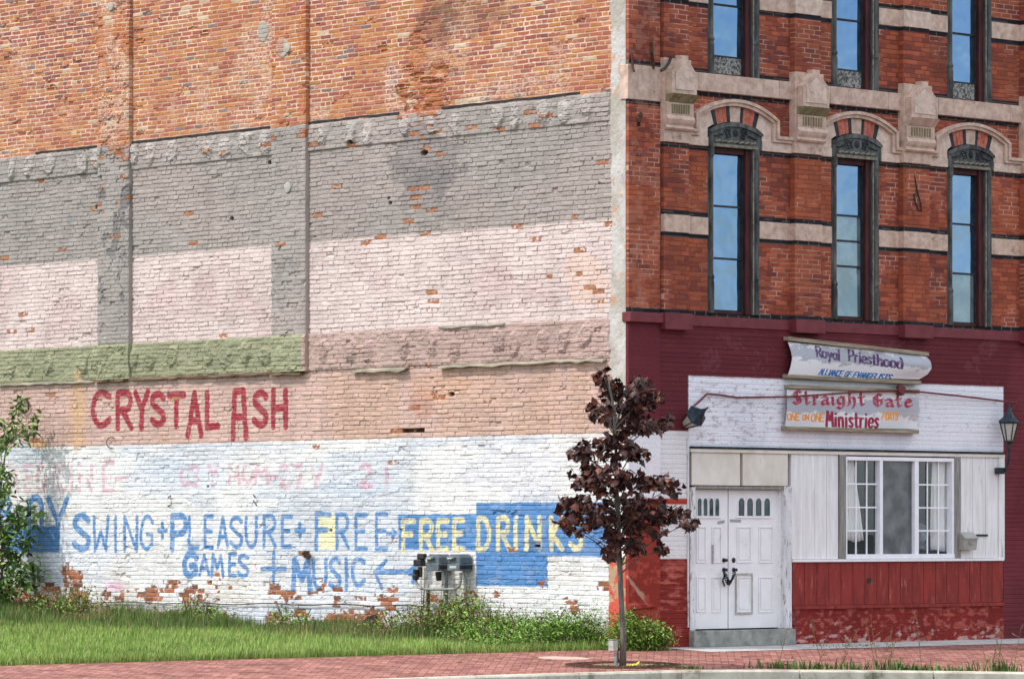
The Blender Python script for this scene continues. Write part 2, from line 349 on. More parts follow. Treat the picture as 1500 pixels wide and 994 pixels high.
# paver sidewalk
def paver_mat():
    m, nt, b, K = nodes_of('red_paver_brick')
    t = nt.nodes.new('ShaderNodeTexCoord')
    nw = nt.nodes.new('ShaderNodeTexNoise'); nw.inputs['Scale'].default_value = 2.2; nw.inputs['Detail'].default_value = 3
    K(t.outputs['Object'], nw.inputs['Vector'])
    sc = nt.nodes.new('ShaderNodeVectorMath'); sc.operation = 'SCALE'; sc.inputs['Scale'].default_value = .05; K(nw.outputs['Color'], sc.inputs[0])
    ad = nt.nodes.new('ShaderNodeVectorMath'); K(t.outputs['Object'], ad.inputs[0]); K(sc.outputs[0], ad.inputs[1])
    def bricks_at(rot, off):
        mp = nt.nodes.new('ShaderNodeMapping'); mp.inputs['Rotation'].default_value = (0, 0, R(rot)); mp.inputs['Location'].default_value = (off, 0, 0)
        br = nt.nodes.new('ShaderNodeTexBrick'); br.inputs['Scale'].default_value = 1.0
        br.inputs['Brick Width'].default_value = .21; br.inputs['Row Height'].default_value = .105; br.inputs['Mortar Size'].default_value = .006; br.inputs['Mortar Smooth'].default_value = .3
        br.inputs['Color1'].default_value = (*L3(182, 130, 118), 1); br.inputs['Color2'].default_value = (*L3(140, 88, 80), 1); br.inputs['Mortar'].default_value = (*L3(104, 72, 64), 1)
        K(ad.outputs[0], mp.inputs['Vector']); K(mp.outputs[0], br.inputs['Vector']); return br
    br = bricks_at(45, 0); b2 = bricks_at(-45, .3)
    ck = nt.nodes.new('ShaderNodeTexChecker'); ck.inputs['Scale'].default_value = 2.38
    m2 = nt.nodes.new('ShaderNodeMapping'); m2.inputs['Rotation'].default_value = (0, 0, R(45)); K(ad.outputs[0], m2.inputs['Vector']); K(m2.outputs[0], ck.inputs['Vector'])
    mx0 = nt.nodes.new('ShaderNodeMix'); mx0.data_type = 'RGBA'; K(ck.outputs['Fac'], mx0.inputs['Factor']); K(br.outputs['Color'], mx0.inputs['A']); K(b2.outputs['Color'], mx0.inputs['B'])
    n = nt.nodes.new('ShaderNodeTexNoise'); n.inputs['Scale'].default_value = 1.6; n.inputs['Detail'].default_value = 9; n.inputs['Roughness'].default_value = .75
    K(t.outputs['Object'], n.inputs['Vector'])
    r = nt.nodes.new('ShaderNodeValToRGB'); e = r.color_ramp.elements; e[0].position = .36; e[0].color = (.52, .5, .47, 1); e[1].position = .58; e[1].color = (1.0, .99, .97, 1)
    K(n.outputs['Fac'], r.inputs[0])
    mx = nt.nodes.new('ShaderNodeMix'); mx.data_type = 'RGBA'; mx.blend_type = 'MULTIPLY'; mx.inputs['Factor'].default_value = 1
    K(mx0.outputs['Result'], mx.inputs['A']); K(r.outputs[0], mx.inputs['B']); K(mx.outputs['Result'], b.inputs['Base Color'])
    b.inputs['Roughness'].default_value = .9; b.inputs['Specular IOR Level'].default_value = .2
    bp = nt.nodes.new('ShaderNodeBump'); bp.inputs['Strength'].default_value = .8; bp.inputs['Distance'].default_value = .02
    K(mx.outputs['Result'], bp.inputs['Height']); K(bp.outputs[0], b.inputs['Normal'])
    return m
M['paver'] = paver_mat()

# ------------------------------------------------------------------ hand-painted letter strokes (unit box, y down)
_c = 'c'
GLY = {
 'A': [[(0, 1), (.5, 0), (1, 1)], [(.18, .66), (.82, .66)]],
 'A2': [[(0, 1), (.12, .02), (.8, 0), (1, 1)], [(.08, .56), (.92, .56)]],
 'B': [[(0, 1), (0, 0)], [_c, (0, 0), (.7, .04), (.85, .25), (.6, .46), (0, .48)], [_c, (0, .48), (.8, .55), (1, .76), (.7, .98), (0, 1)]],
 'C': [[_c, (1, .1), (.65, 0), (.25, .05), (0, .38), (.06, .72), (.35, 1), (.7, .98), (1, .84)]],
 'D': [[(0, 0), (0, 1)], [_c, (0, 0), (.6, .04), (.95, .3), (.98, .65), (.62, .97), (0, 1)]],
 'E': [[(1, 0), (0, 0), (0, 1), (1, 1)], [(0, .48), (.8, .48)]],
 'F': [[(1, 0), (0, 0), (0, 1)], [(0, .45), (.75, .45)]],
 'G': [[_c, (1, .18), (.7, 0), (.3, .04), (0, .4), (.08, .85), (.5, 1), (.95, .84)], [(.95, .88), (.95, .55), (.55, .55)]],
 'H': [[(0, 0), (0, 1)], [(1, 0), (1, 1)], [(0, .5), (1, .47)]],
 'I': [[(.5, 0), (.5, 1)]],
 'K': [[(0, 0), (0, 1)], [(1, 0), (.08, .55), (1, 1)]],
 'L': [[(0, 0), (0, 1), (1, .98)]],
 'M': [[(0, 1), (.08, 0), (.5, .62), (.85, .05), (1, 1)]],
 'N': [[(0, 1), (0, 0), (1, 1), (1, 0)]],
 'O': [[_c, (.5, 0), (.1, .15), (0, .5), (.12, .88), (.5, 1), (.88, .88), (1, .5), (.9, .15), (.5, 0)]],
 'n': [[_c, (0, 1), (.04, .3), (.3, 0), (.72, 0), (.97, .3), (1, 1)]],
 'P': [[(0, 1), (0, 0)], [_c, (0, 0), (.7, 0), (1, .22), (.75, .5), (0, .54)]],
 'R': [[(0, 1), (0, 0)], [_c, (0, 0), (.7, 0), (.95, .22), (.7, .46), (0, .5)], [(.35, .5), (1, 1)]],
 'S': [[_c, (.95, .14), (.6, 0), (.15, .08), (.08, .3), (.5, .5), (.95, .7), (.85, .94), (.45, 1), (0, .86)]],
 'T': [[(0, 0), (1, 0)], [(.5, 0), (.5, 1)]],
 'U': [[_c, (0, 0), (.02, .7), (.3, 1), (.75, .98), (.98, .7), (1, 0)]],
 'V': [[(0, 0), (.5, 1), (1, 0)]],
 'W': [[(0, 0), (.1, 1), (.5, .45), (.85, 1), (1, 0)]],
 'Y': [[(0, 0), (.52, .5), (1, 0)], [(.52, .5), (.5, 1)]],
 '+': [[(0, .5), (1, .5)], [(.5, 0), (.5, 1)]],
 '-': [[(0, .55), (1, .55)]],
 '1': [[(.5, 0), (.5, 1)]],
 '2': [[_c, (.05, .2), (.4, 0), (.9, .15), (.8, .45), (0, 1)], [(0, 1), (1, 1)]],
 '4': [[(.7, 1), (.7, 0), (0, .65), (1, .65)]],
 '7': [[(0, 0), (1, 0), (.4, 1)]],
}
LOW = {
 'a': [[_c, (.88, .5), (.5, .38), (.1, .52), (.05, .82), (.38, 1), (.75, .92), (.88, .7)], [(.88, .4), (.88, 1)]],
 'd': [[_c, (.88, .5), (.5, .38), (.1, .52), (.05, .82), (.38, 1), (.75, .92), (.88, .7)], [(.88, 0), (.88, 1)]],
 'e': [[_c, (.08, .7), (.9, .66), (.8, .44), (.45, .38), (.1, .55), (.08, .85), (.45, 1), (.9, .9)]],
 'g': [[_c, (.88, .5), (.5, .38), (.1, .52), (.05, .8), (.38, .95), (.75, .88), (.88, .7)], [_c, (.88, .4), (.88, 1.05), (.5, 1.3), (.08, 1.2)]],
 'h': [[(.1, 0), (.1, 1)], [_c, (.1, .6), (.45, .38), (.82, .48), (.88, 1)]],
 'i': [[(.5, .4), (.5, 1)], [(.5, .14), (.5, .18)]],
 'l': [[(.5, 0), (.5, 1)]],
 'n': [[(.1, .4), (.1, 1)], [_c, (.1, .6), (.45, .38), (.82, .48), (.88, 1)]],
 'o': [[_c, (.5, .38), (.12, .5), (.04, .7), (.15, .92), (.5, 1), (.85, .92), (.96, .7), (.88, .5), (.5, .38)]],
 'r': [[(.15, .4), (.15, 1)], [_c, (.15, .65), (.4, .43), (.85, .42)]],
 's': [[_c, (.85, .47), (.5, .38), (.14, .5), (.45, .68), (.88, .82), (.6, 1), (.1, .93)]],
 't': [[_c, (.42, .1), (.42, .85), (.6, 1), (.85, .96)], [(.08, .4), (.82, .4)]],
 'y': [[(.08, .4), (.5, 1)], [(.92, .4), (.35, 1.3)]],
}
BLK = {   # broad-nib book hand, drawn angular
 'S': [[(.95, .12), (.6, 0), (.2, .14), (.2, .42), (.85, .6), (.85, .88), (.45, 1), (.05, .86)], [(.52, .02), (.52, .98)], [(.05, .35), (.3, .2)]],
 'G': [[(.95, .1), (.55, 0), (.1, .25), (.1, .75), (.5, 1), (.9, .82), (.9, .5), (.55, .5)], [(.42, .1), (.42, .92)], [(.9, .5), (1, .42)]],
 't': [[(.4, .05), (.4, .88), (.62, 1), (.85, .88)], [(.05, .4), (.9, .36)]],
 'r': [[(.15, .42), (.35, .5), (.35, .9), (.2, 1)], [(.35, .56), (.65, .4), (.9, .5)], [(.2, .97), (.55, 1)]],
 'a': [[(.15, .48), (.5, .38), (.8, .5), (.8, .9), (.98, 1)], [(.8, .62), (.25, .72), (.2, .92), (.45, 1), (.8, .86)]],
 'i': [[(.25, .42), (.5, .5), (.5, .9), (.75, 1)], [(.42, .14), (.6, .2)]],
 'g': [[(.75, .42), (.4, .4), (.18, .55), (.18, .82), (.45, .96), (.78, .82)], [(.78, .42), (.8, 1.05), (.5, 1.28), (.1, 1.18)]],
 'h': [[(.12, 0), (.25, .08), (.25, .95), (.1, 1)], [(.25, .58), (.55, .4), (.8, .52), (.8, .95), (.6, 1.2)]],
 'e': [[(.2, .66), (.8, .58), (.65, .4), (.4, .4), (.18, .58), (.2, .88), (.5, 1), (.85, .86)]],
}
def smooth_poly(p, n=6):
    if p[0] != _c: return p
    q = p[1:]; out = []
    for i in range(len(q)-1):
        p0 = q[max(i-1, 0)]; p1 = q[i]; p2 = q[i+1]; p3 = q[min(i+2, len(q)-1)]
        for k in range(n):
            t = k/n
            out.append(tuple(.5*((2*p1[a])+(-p0[a]+p2[a])*t+(2*p0[a]-5*p1[a]+4*p2[a]-p3[a])*t*t+(-p0[a]+3*p1[a]-3*p2[a]+p3[a])*t**3) for a in (0, 1)))
    out.append(q[-1]); return out
def letter(g, x0, y0, x1, y1, shear=0.0, slope=0.0, font=GLY):
    """list of segments of one letter set into a box"""
    segs = []
    for pl in font[g]:
        pts = [(x0+(x1-x0)*a+shear*(1-b)*(y1-y0), y0+(y1-y0)*b+slope*((x1-x0)*a)) for a, b in smooth_poly(pl)]
        segs += list(zip(pts[:-1], pts[1:]))
    return segs
WID = {'i': .42, 'l': .36, 'I': .3, 'r': .72, 't': .75, 's': .8, 'M': 1.25, 'W': 1.25, '-': .5, ' ': .6, 'f': .6}
def text_segs(txt, x0, x1, y0, cap, slope=0.0, shear=0.0, gap=.28, fonts=(GLY, LOW), droop=None):
    w = [WID.get(ch, 1.0) for ch in txt]; tot = sum(w)+gap*(len(txt)-1); k = (x1-x0)/tot
    x = x0; segs = []
    for ch, ww in zip(txt, w):
        if ch != ' ':
            f = fonts[1] if ch in fonts[1] and (ch.islower()) else fonts[0]
            yy = y0+slope*(x-x0)+(droop(x) if droop else 0)
            segs += letter(ch, x, yy, x+ww*k, yy+cap, shear, slope, f)
        x += (ww+gap)*k
    return segs
def seg_dist(PX, PY, segs, pad=None):
    D = np.full(PX.shape, 1e9)
    for (a, b) in segs:
        dx, dy = b[0]-a[0], b[1]-a[1]; l2 = dx*dx+dy*dy+1e-12
        t = np.clip(((PX-a[0])*dx+(PY-a[1])*dy)/l2, 0, 1)
        np.minimum(D, np.hypot(PX-a[0]-t*dx, PY-a[1]-t*dy), out=D)
    return D
def seg_dist_grid(U, V, segs, pad):
    D = np.full((len(V), len(U)), 1e9)
    for (a, b) in segs:
        i0, i1 = np.searchsorted(U, (min(a[0], b[0])-pad, max(a[0], b[0])+pad)); j0, j1 = np.searchsorted(V, (min(a[1], b[1])-pad, max(a[1], b[1])+pad))
        if i1 <= i0 or j1 <= j0: continue
        PX, PY = np.meshgrid(U[i0:i1], V[j0:j1])
        s = D[j0:j1, i0:i1]; np.minimum(s, seg_dist(PX, PY, [(a, b)]), out=s)
    return D

# ================================================================== THE BUILDING
B = thing('corner_building', (0, 0, 0), 'old red brick corner building with painted lettered side wall and boarded church shopfront', 'building')
ZB, ZG, ZP, ZL, ZW = 8.19, 6.31, 4.86, 4.25, 3.165     # brick | grey | pink | mauve or green | peach | white

def sbox(x0, y0, x1, y1):
    """box read off the side wall"""
    ym = (y0+y1)/2; xm = (x0+x1)/2
    return S(x0, ym)[0], S(xm, y0)[1], S(x1, ym)[0], S(xm, y1)[1]

BRICKS_SUN = .74*lin([(206, 138, 88), (200, 128, 90), (186, 110, 86), (202, 140, 112), (178, 106, 92), (160, 98, 90), (214, 168, 134), (150, 126, 120), (216, 188, 156)])
def sunny_brick_colour(i, j, seed, Y, Z):
    r = hsh(i, j, seed+20); t = fbm(Y*.35, Z*.45, seed+31, 3)
    k = np.clip(r*.62+t*.62-.14-.04*(Z-9.2), 0, .999)
    order = np.array([5, 4, 2, 1, 0, 0, 3, 2, 4, 6])
    idx = order[np.clip((k*10).astype(int), 0, 9)]
    r2 = hsh(i, j, seed+21)
    idx = np.where(r2 < .022, 7, idx); idx = np.where(r2 > .98, 8, idx)
    c = BRICKS_SUN[idx]
    return c*(.74+.22*hsh(i, j, seed+22)+.34*fbm(Y*9, Z*13, seed+33, 4))[..., None]

def painted_relief(Y, Z, seed, is_pilaster=False):
    i, j, fu, fv, m, d = brick_field(Y, Z, .262, .0705, np.where(Z > ZB, .0165, .012), seed, 1.0)
    r1 = hsh(i, j, seed+1); r2 = hsh(i, j, seed+2); r3 = hsh(i, j, seed+3)
    upper = Z > ZB
    n1 = fbm(Y*1.1, Z*1.3, seed+40, 4); n2 = fbm(Y*7, Z*9, seed+41, 4); n3 = fbm(Y*30, Z*40, seed+42, 3)
    dep = np.where(upper, .0055, np.where(Z < ZW, .0085, .011))*(.55+.9*r1)
    H = m*dep+(r2-.5)*.007*m+(r3-.5)*.05*(fv-.5)*.0705/.0705*.12*m+(n2-.5)*.008+(n3-.5)*.005
    # ---- base colours
    mort = lin((218, 192, 168))*(.55+.75*n2)[..., None]
    bc = sunny_brick_colour(i, j, seed, Y, Z)
    white_wash = sst(.52, .68, fbm(Y*.9, Z*.7, seed+44, 4))*sst(.40, .60, n3)*.6
    bc = mixa(bc, lin((212, 186, 164)), white_wash)
    mort = mixa(mort, lin((176, 122, 88))*np.ones(Y.shape+(3,)), sst(.48, .62, fbm(Y*1.4, Z*1.6, seed+45, 4))*.55)
    C = mixa(mort, bc, sst(.25, .75, m))
    paint = np.zeros(Y.shape+(3,)); 
    wob = .018*(n2-.5)+.012*(n3-.5)
    zz = Z+wob
    grey = lin((160, 152, 145))*(.93+.16*fbm(Y*.6, Z*.8, seed+50, 4))[..., None]
    grey = mixa(grey, lin((170, 157, 150)), sst(.45, .7, fbm(Y*.5, Z*.6, seed+51, 3))*.8)
    pink = lin((216, 197, 191))*(.94+.1*fbm(Y*.7, Z*.9, seed+52, 4))[..., None]
    pink = mixa(pink, lin((203, 178, 173)), sst(.52, .75, fbm(Y*1.0, Z*1.1, seed+53, 4))*.7)
    green = lin((152, 152, 122))*(.9+.2*n1)[..., None]
    mauve = lin((182, 156, 146))*(.9+.2*n1)[..., None]
    peach = lin((202, 171, 158))*(.94+.12*n1)[..., None]
    peach = mixa(peach, lin((198, 163, 138)), sst(.52, .7, fbm(Y*1.3, Z*.35, seed+54, 3))*.45)
    white = lin((230, 227, 223))*(.95+.07*n1)[..., None]
    white = mixa(white, lin((192, 199, 210)), sst(.47, .66, fbm(Y*.55, Z*1.6, seed+55, 5))*.6)
    white = mixa(white, lin((206, 196, 182)), sst(.52, .7, fbm(Y*.9, Z*2.2, seed+56, 5))*.5*sst(1.6, .6, Z))
    paint[:] = grey
    if not is_pilaster:
        pk = sst(ZG+.012, ZG-.012, zz)*1.0
        paint = mixa(paint, pink, pk)
    gm = np.where(Y+.03*(n2-.5) > 7.27, 1.0, 0.0)
    low = mauve*(1-gm[..., None])+green*gm[..., None]
    paint = mixa(paint, low, sst(ZP+.01, ZP-.01, zz))
    paint = mixa(paint, peach, sst(ZL+.01, ZL-.01, zz))
    paint = mixa(paint, white, sst(ZW+.016, ZW-.016, zz+.02*(fbm(Y*1.5, Z*0, seed+57, 3)-.5)))
    drip = fbm(Y*7, Z*.55, seed+58, 4); wash = fbm(Y*1.6, Z*2.4, seed+59, 5)
    paint = paint*(1.0+.22*(drip-.5)+.22*(wash-.5))[..., None]
    ghost = sst(.60, .66, fbm(Y*2.4, Z*3.6, seed+60, 5))*sst(.35, .6, n3)
    paint = mixa(paint, paint*.86+np.array((.03, .028, .026)), ghost*.7)
    return i, j, fu, fv, m, H, C, paint, (r1, r2, r3, n1, n2, n3), sst(ZB+.008, ZB-.008, zz)

U = np.arange(0, 16.6, .0135); V = np.arange(-.2, 11.25, .0095)
U = U.astype(np.float32); V = V.astype(np.float32)
Y, Z = np.meshgrid(U, V)
i_, j_, fu_, fv_, m_, H, C, P, (r1, r2, r3, n1, n2, n3), pm = painted_relief(Y, Z, 3)
# joist-pocket bands: plastered strips standing a little proud, with vertical daubs
def band(z0, z1, out):
    e = sst(z0-.012, z0+.012, Z+.03*(n1-.5))*sst(z1+.01, z1-.01, Z)
    per = .52; k = Y/per+.25*np.floor(Y/2.6); c = np.floor(k); f = k-c-.5+(hsh(c.astype(int), c.astype(int)*0, 77)-.5)*.35
    zc = (z0+z1)/2+(hsh(c.astype(int), c.astype(int)*0+1, 78)-.5)*.1
    w = .11+.07*hsh(c.astype(int), c.astype(int)*0+2, 79)
    dd = np.hypot(f*per/w, (Z-zc)/.19)+1.1*(n2-.5)
    blob = sst(1.1, .6, dd)*(hsh(c.astype(int), c.astype(int)*0+3, 80) > .22)
    return e, blob*e
e1, b1 = band(7.76, ZB-.01, .03); e2, b2 = band(4.28, ZP, .035)
smear = sst(.46, .62, fbm(Y*2.2, Z*3.1, 91, 4))
for e, b in ((e1, b1), (e2, b2)):
    H += e*.024+b*(.03+.05*(n2-.3)); H = np.where(e > .5, H-.006*m_*smear, H)
    H += e*smear*(fbm(Y*9, Z*12, 93, 4)-.4)*.03
P = mixa(P, P*1.22+.03, b1*.85); P = mixa(P, P*.90, b2*.5)
# ---- bricks laid bare, holes, stains
spots = [(95,368),(40,460),(22,485),(42,487),(5,380),(145,305),(160,322),(405,330),(432,345),(283,358),(272,313),(462,316),(605,275),(622,275),(617,303),(638,308),(562,348),(601,325),(622,345),(807,405),(855,370),(846,405),(875,425),(868,424),(628,427),(628,440),(630,454),(630,533),(604,540),(640,583),(634,580),(608,597),(588,632),(608,633),(36,560),(50,645),(75,577),(570,862),(525,875),(580,790),(449,812),(610,290),(890,235),(700,190),(740,187),(780,165),(780,185),(803,170),(420,205),(400,215),(440,215),(185,233),(148,240),(143,300),(590,172),(610,180),(625,188),(615,196),(640,190),(622,205),(650,228),(512,214),(310,222),(322,228),(465,210),(455,215),(760,330),(845,318),(890,330),(540,358),(885,440)]
holes = [(612,633),(594,634)]
small = [(516,208,3.5,3),(622,224,5,4),(572,297,2.5,2.5),(570,290,2,2),(788,799,4,2),(485,776,2,2),(305,712,2,2),(662,577,4,3),(340,320,3,3),(143,303,3,3),(395,238,2.5,2.5),(448,812,5,5)]
soft = [(610,110,10,4),(625,118,9,5),(600,100,8,4),(590,128,12,4),(640,118,8,4),(560,70,8,6),(405,98,6,5),(300,50,7,5),(75,130,8,5),(205,60,7,4)]
bare = np.zeros(Y.shape, bool); deep = np.zeros(Y.shape, bool)
def brick_at(px, py):
    y, z = S(px, py); a = np.searchsorted(V, z); b = np.searchsorted(U, y)
    if 0 < a < len(V) and 0 < b < len(U):
        sl = (slice(max(a-12, 0), a+13), slice(max(b-24, 0), b+25))
        return sl, (i_[sl] == i_[a, b]) & (j_[sl] == j_[a, b])
    return None
for p in spots:
    q = brick_at(*p)
    if q: bare[q[0]] |= q[1] & (n2[q[0]] > .3)
for p in holes:
    q = brick_at(*p)
    if q: deep[q[0]] |= q[1]
def ell(px, py, rx, ry, wob=.55, seed=0):
    y, z = S(px, py); k = 1/(57.0+.6*max(0, 10-y)); a = rx*k*2.2; b = ry/90.0*2.2      # only the neighbourhood of the spot is worked
    out = np.zeros(Y.shape, np.float32)
    i0, i1 = np.searchsorted(Y[0], (y-a, y+a)); j0, j1 = np.searchsorted(Z[:, 0], (z-b, z+b)); sl = (slice(j0, j1), slice(i0, i1))
    if i1 > i0 and j1 > j0:
        out[sl] = sst(1.12, .88, np.hypot((Y[sl]-y)/(rx*k), (Z[sl]-z)/(ry/90.0))+wob*2*(fbm(Y[sl]*4.5, Z[sl]*5.5, 60+seed, 4)-.5))
    return out
stain = ell(622, 235, 55, 45, .6)+ell(625, 290, 36, 50, .6, 1)*.7+ell(415, 240, 18, 12, .6)*.5
scar = sst(.35, .75, np.exp(-((Y-4.35-.25*(n1-.5))/.42)**2)*sst(6.9, 8.3, Z)*sst(9.9, 8.6, Z)+.5*(n2-.5))
rr = hsh(i_, j_, 333)
bare |= (rr < .30*scar) & pm.astype(bool)
bare |= (rr < .002) & (n2 > .42)
# paint peeling near the ground
peel_n = fbm(Y*3.2, Z*4.6, 120, 6)+.34*(rr-.5)+.14*(fbm(Y*14, Z*18, 122, 3)-.5)+.1*m_-.05
peel = sst(-.012, .012, peel_n-(.70+.20*sst(.15, 1.0, Z-.22)+.4*sst(.9, 1.5, Z)))
def pell(px, py, rx, ry, seed):           # a flake that broke off along the joints
    y, z = S(px, py); a = rx/55*2.4; b = ry/90*2.4; out = np.zeros(Y.shape, np.float32)
    i0, i1 = np.searchsorted(U, (y-a, y+a)); j0, j1 = np.searchsorted(V, (z-b, z+b)); sl = (slice(j0, j1), slice(i0, i1))
    if i1 > i0 and j1 > j0:
        yq = Y[sl]-(fu_[sl]-.5)*.2*.75; zq = Z[sl]-(fv_[sl]-.5)*.0705*.8
        d = np.maximum(np.abs(yq-y)/(rx/55), np.abs(zq-z)/(ry/90))*.6+np.hypot(yq-y, zq-z)/(rx/55+ry/90)*.8
        out[sl] = sst(1.05, .98, d+1.5*(fbm(yq*5, zq*6, 60+seed, 3)-.5)+.5*(fbm(Y[sl]*13, Z[sl]*15, 66+seed, 3)-.5))
    return out
for (px, py, rx, ry) in [(103, 850, 13, 15), (72, 866, 10, 14), (60, 882, 40, 14), (112, 876, 20, 9), (30, 872, 30, 14), (205, 872, 8, 4), (225, 872, 12, 9), (250, 858, 8, 6), (285, 873, 16, 7), (405, 862, 14, 5), (425, 870, 14, 5), (400, 908, 12, 8), (490, 908, 22, 7), (510, 905, 12, 6), (158, 895, 8, 8), (440, 896, 7, 6), (155, 872, 5, 6), (885, 860, 5, 6), (845, 893, 6, 5), (10, 900, 22, 20), (330, 905, 9, 6), (180, 872, 7, 4), (545, 905, 12, 9)]:
    e_ = pell(px, py, rx*1.2, ry*1.2, px % 7); peel = np.maximum(peel, e_*sst(.30, .36, fbm(Y*11, Z*13, 124, 4)+.3*(rr-.4)))
peel *= (Z < 1.7)
bare_f = bare*sst(.30, .50, fbm(Y*16, Z*22, 131, 3)+.12*(m_-.5))
orange = mixa(lin((150, 98, 74))*np.ones(Y.shape+(3,)), lin((176, 120, 84)), (.2+.8*hsh(i_, j_, 23))*(.5+n2))*(.8+.4*n2)[..., None]
brown = mixa(lin((128, 82, 60))*np.ones(Y.shape+(3,)), lin((176, 112, 78)), hsh(i_, j_, 24))*(.7+.6*n2)[..., None]
# grime, repainted patches and one painted shadow
P = mixa(P, lin((104, 104, 106)), np.clip(stain*(.25+.9*n2), 0, 1)*.62*(Z < ZB))
P = mixa(P, lin((128, 128, 130)), ell(106, 320, 10, 8, .3)*.5)
for (px, py, rx, ry, c, a) in [(40, 668, 30, 24, (186, 196, 204), .6), (120, 800, 60, 40, (222, 226, 234), .5), (260, 700, 90, 30, (206, 214, 226), .45), (520, 715, 60, 10, (196, 204, 216), .6), (750, 690, 70, 28, (216, 214, 220), .6), (165, 858, 14, 8, (226, 184, 200), .8), (410, 905, 60, 14, (210, 216, 224), .5), (590, 905, 20, 25, (206, 208, 208), .5), (655, 880, 50, 40, (196, 188, 176), .5), (620, 590, 18, 22, (186, 140, 122), .6), (115, 600, 10, 60, (212, 172, 130), .6), (55, 650, 18, 8, (218, 178, 134), .8), (640, 565, 40, 22, (206, 160, 130), .35), (860, 410, 30, 40, (232, 190, 160), .35)]:  # the first patch paints the sapling's grey shadow on the wall
    P = mixa(P, lin(c), ell(px, py, rx, ry, .45, px % 5)*a)

# ---- the painted words
def coat(segs, r, colour, strength=1.0, wear=.25, seed=0, joint=.55):
    global P
    ys = [p[0] for s_ in segs for p in s_]; zs = [p[1] for s_ in segs for p in s_]; q = r+.06
    i0, i1 = np.searchsorted(U, (min(ys)-q, max(ys)+q)); j0, j1 = np.searchsorted(V, (min(zs)-q, max(zs)+q)); sl = (slice(j0, j1), slice(i0, i1))
    y, z = Y[sl], Z[sl]
    D = seg_dist_grid(U[i0:i1], V[j0:j1], segs, r+.05)
    ed = .020*(fbm(y*11, z*13, 140+seed, 3)-.5)
    a = sst(r+.008, r-.008, D+ed)
    w = 1-wear*sst(.5, .66, fbm(y*8, z*10, 150+seed, 4))
    w = w*(1-joint*(1-sst(.2, .8, m_[sl]))*(n3[sl] > .42))
    P[sl] = mixa(P[sl], lin(colour)*np.ones(3)*1.0, a*w*strength)
def word(items, r, colour, **k):
    segs = []
    for (g, x0, y0, x1, y1) in items: segs += letter(g, *sbox(x0, y0, x1, y1))
    coat(segs, r, colour, **k)
def rect(x0, y0, x1, y1, seed=0):
    a = sbox(x0, y0, x1, y1)
    yl, yh = min(a[0], a[2]), max(a[0], a[2]); zl, zh = min(a[1], a[3]), max(a[1], a[3])
    i0, i1 = np.searchsorted(U, (yl-.05, yh+.05)); j0, j1 = np.searchsorted(V, (zl-.05, zh+.05)); sl = (slice(j0, j1), slice(i0, i1))
    out = np.zeros(globals()['Y'].shape, np.float32); Y, Z = globals()['Y'][sl], globals()['Z'][sl]; w = .03*(fbm(Y*6, Z*6, 170+seed, 3)-.5)
    out[sl] = sst(yl-.008, yl+.008, Y+w)*sst(yh+.008, yh-.008, Y+w)*sst(zl-.008, zl+.008, Z+w)*sst(zh+.008, zh-.008, Z+w)
    return out
RED, BLUE, YEL = (160, 54, 66), (94, 140, 190), (226, 213, 160)
word([('C', 137, 576, 161, 622), ('R', 173, 576, 193, 626), ('Y', 199, 575, 217, 626), ('S', 223, 577, 241, 621), ('T', 248, 578, 270, 623), ('A', 276, 576, 295, 637), ('L', 304, 576, 320, 625), ('A2', 342, 572, 361, 641), ('S', 373, 575, 391, 622), ('H', 401, 572, 419, 624)], .062, RED, wear=.12, joint=.4, seed=1)
pinkish = (212, 146, 162)
word([('M', 14, 682, 26, 719), ('E', 37, 681, 49, 719), ('D', 56, 680, 68, 719), ('I', 78, 678, 82, 719), ('C', 86, 679, 98, 719), ('I', 104, 679, 108, 718), ('N', 117, 679, 135, 718), ('E', 152, 677, 166, 718), ('-', 170, 690, 186, 709), ('C', 266, 684, 278, 710), ('S', 280, 684, 292, 710), ('Y', 306, 682, 320, 710), ('M', 337, 683, 351, 708), ('O', 356, 683, 370, 706), ('M', 374, 683, 393, 706), ('-', 397, 688, 406, 706), ('2', 411, 682, 424, 711), ('7', 430, 682, 446, 711), ('V', 456, 680, 472, 711), ('2', 528, 680, 545, 712), ('1', 564, 680, 570, 714)], .042, pinkish, wear=.95, joint=.6, strength=.55, seed=2)
# blue panel behind FREE DRINKS, blue block at the left, yellow block behind F
bp_ = np.clip(rect(584, 753, 702, 805, 1)+rect(698, 735, 887, 814, 2)+rect(698, 810, 803, 858, 3)+rect(2, 770, 87, 808, 4), 0, 1)
P = mixa(P, lin(BLUE), bp_*(1-.12*sst(.5, .7, n2)))
P = mixa(P, lin((74, 116, 168)), bp_*sst(.5, .62, fbm(Y*1.3, Z*1.5, 180, 3))*.25)
P = mixa(P, lin((238, 228, 176)), rect(468, 753, 492, 804, 5)*.85)
word([('S', 109, 755, 131, 803), ('P', 253, 756, 273, 803)], .062, BLUE, wear=.2, seed=3)
word([('W', 138, 757, 159, 805), ('I', 168, 757, 172, 806), ('N', 183, 757, 201, 806), ('G', 207, 757, 224, 803), ('+', 233, 766, 244, 787), ('L', 278, 757, 291, 802), ('E', 301, 756, 312, 801), ('A', 320, 757, 334, 800), ('S', 338, 758, 355, 800), ('U', 361, 758, 376, 799), ('R', 387, 756, 404, 800), ('E', 414, 756, 427, 800), ('+', 434, 767, 446, 786), ('R', 494, 754, 511, 802), ('E', 522, 754, 537, 803), ('E', 552, 753, 567, 803)], .038, BLUE, wear=.15, joint=.45, seed=4)
word([('F', 464, 753, 484, 803)], .045, BLUE, wear=.2, seed=5)
word([('G', 271, 811, 288, 842)], .062, BLUE, wear=.2, seed=6)
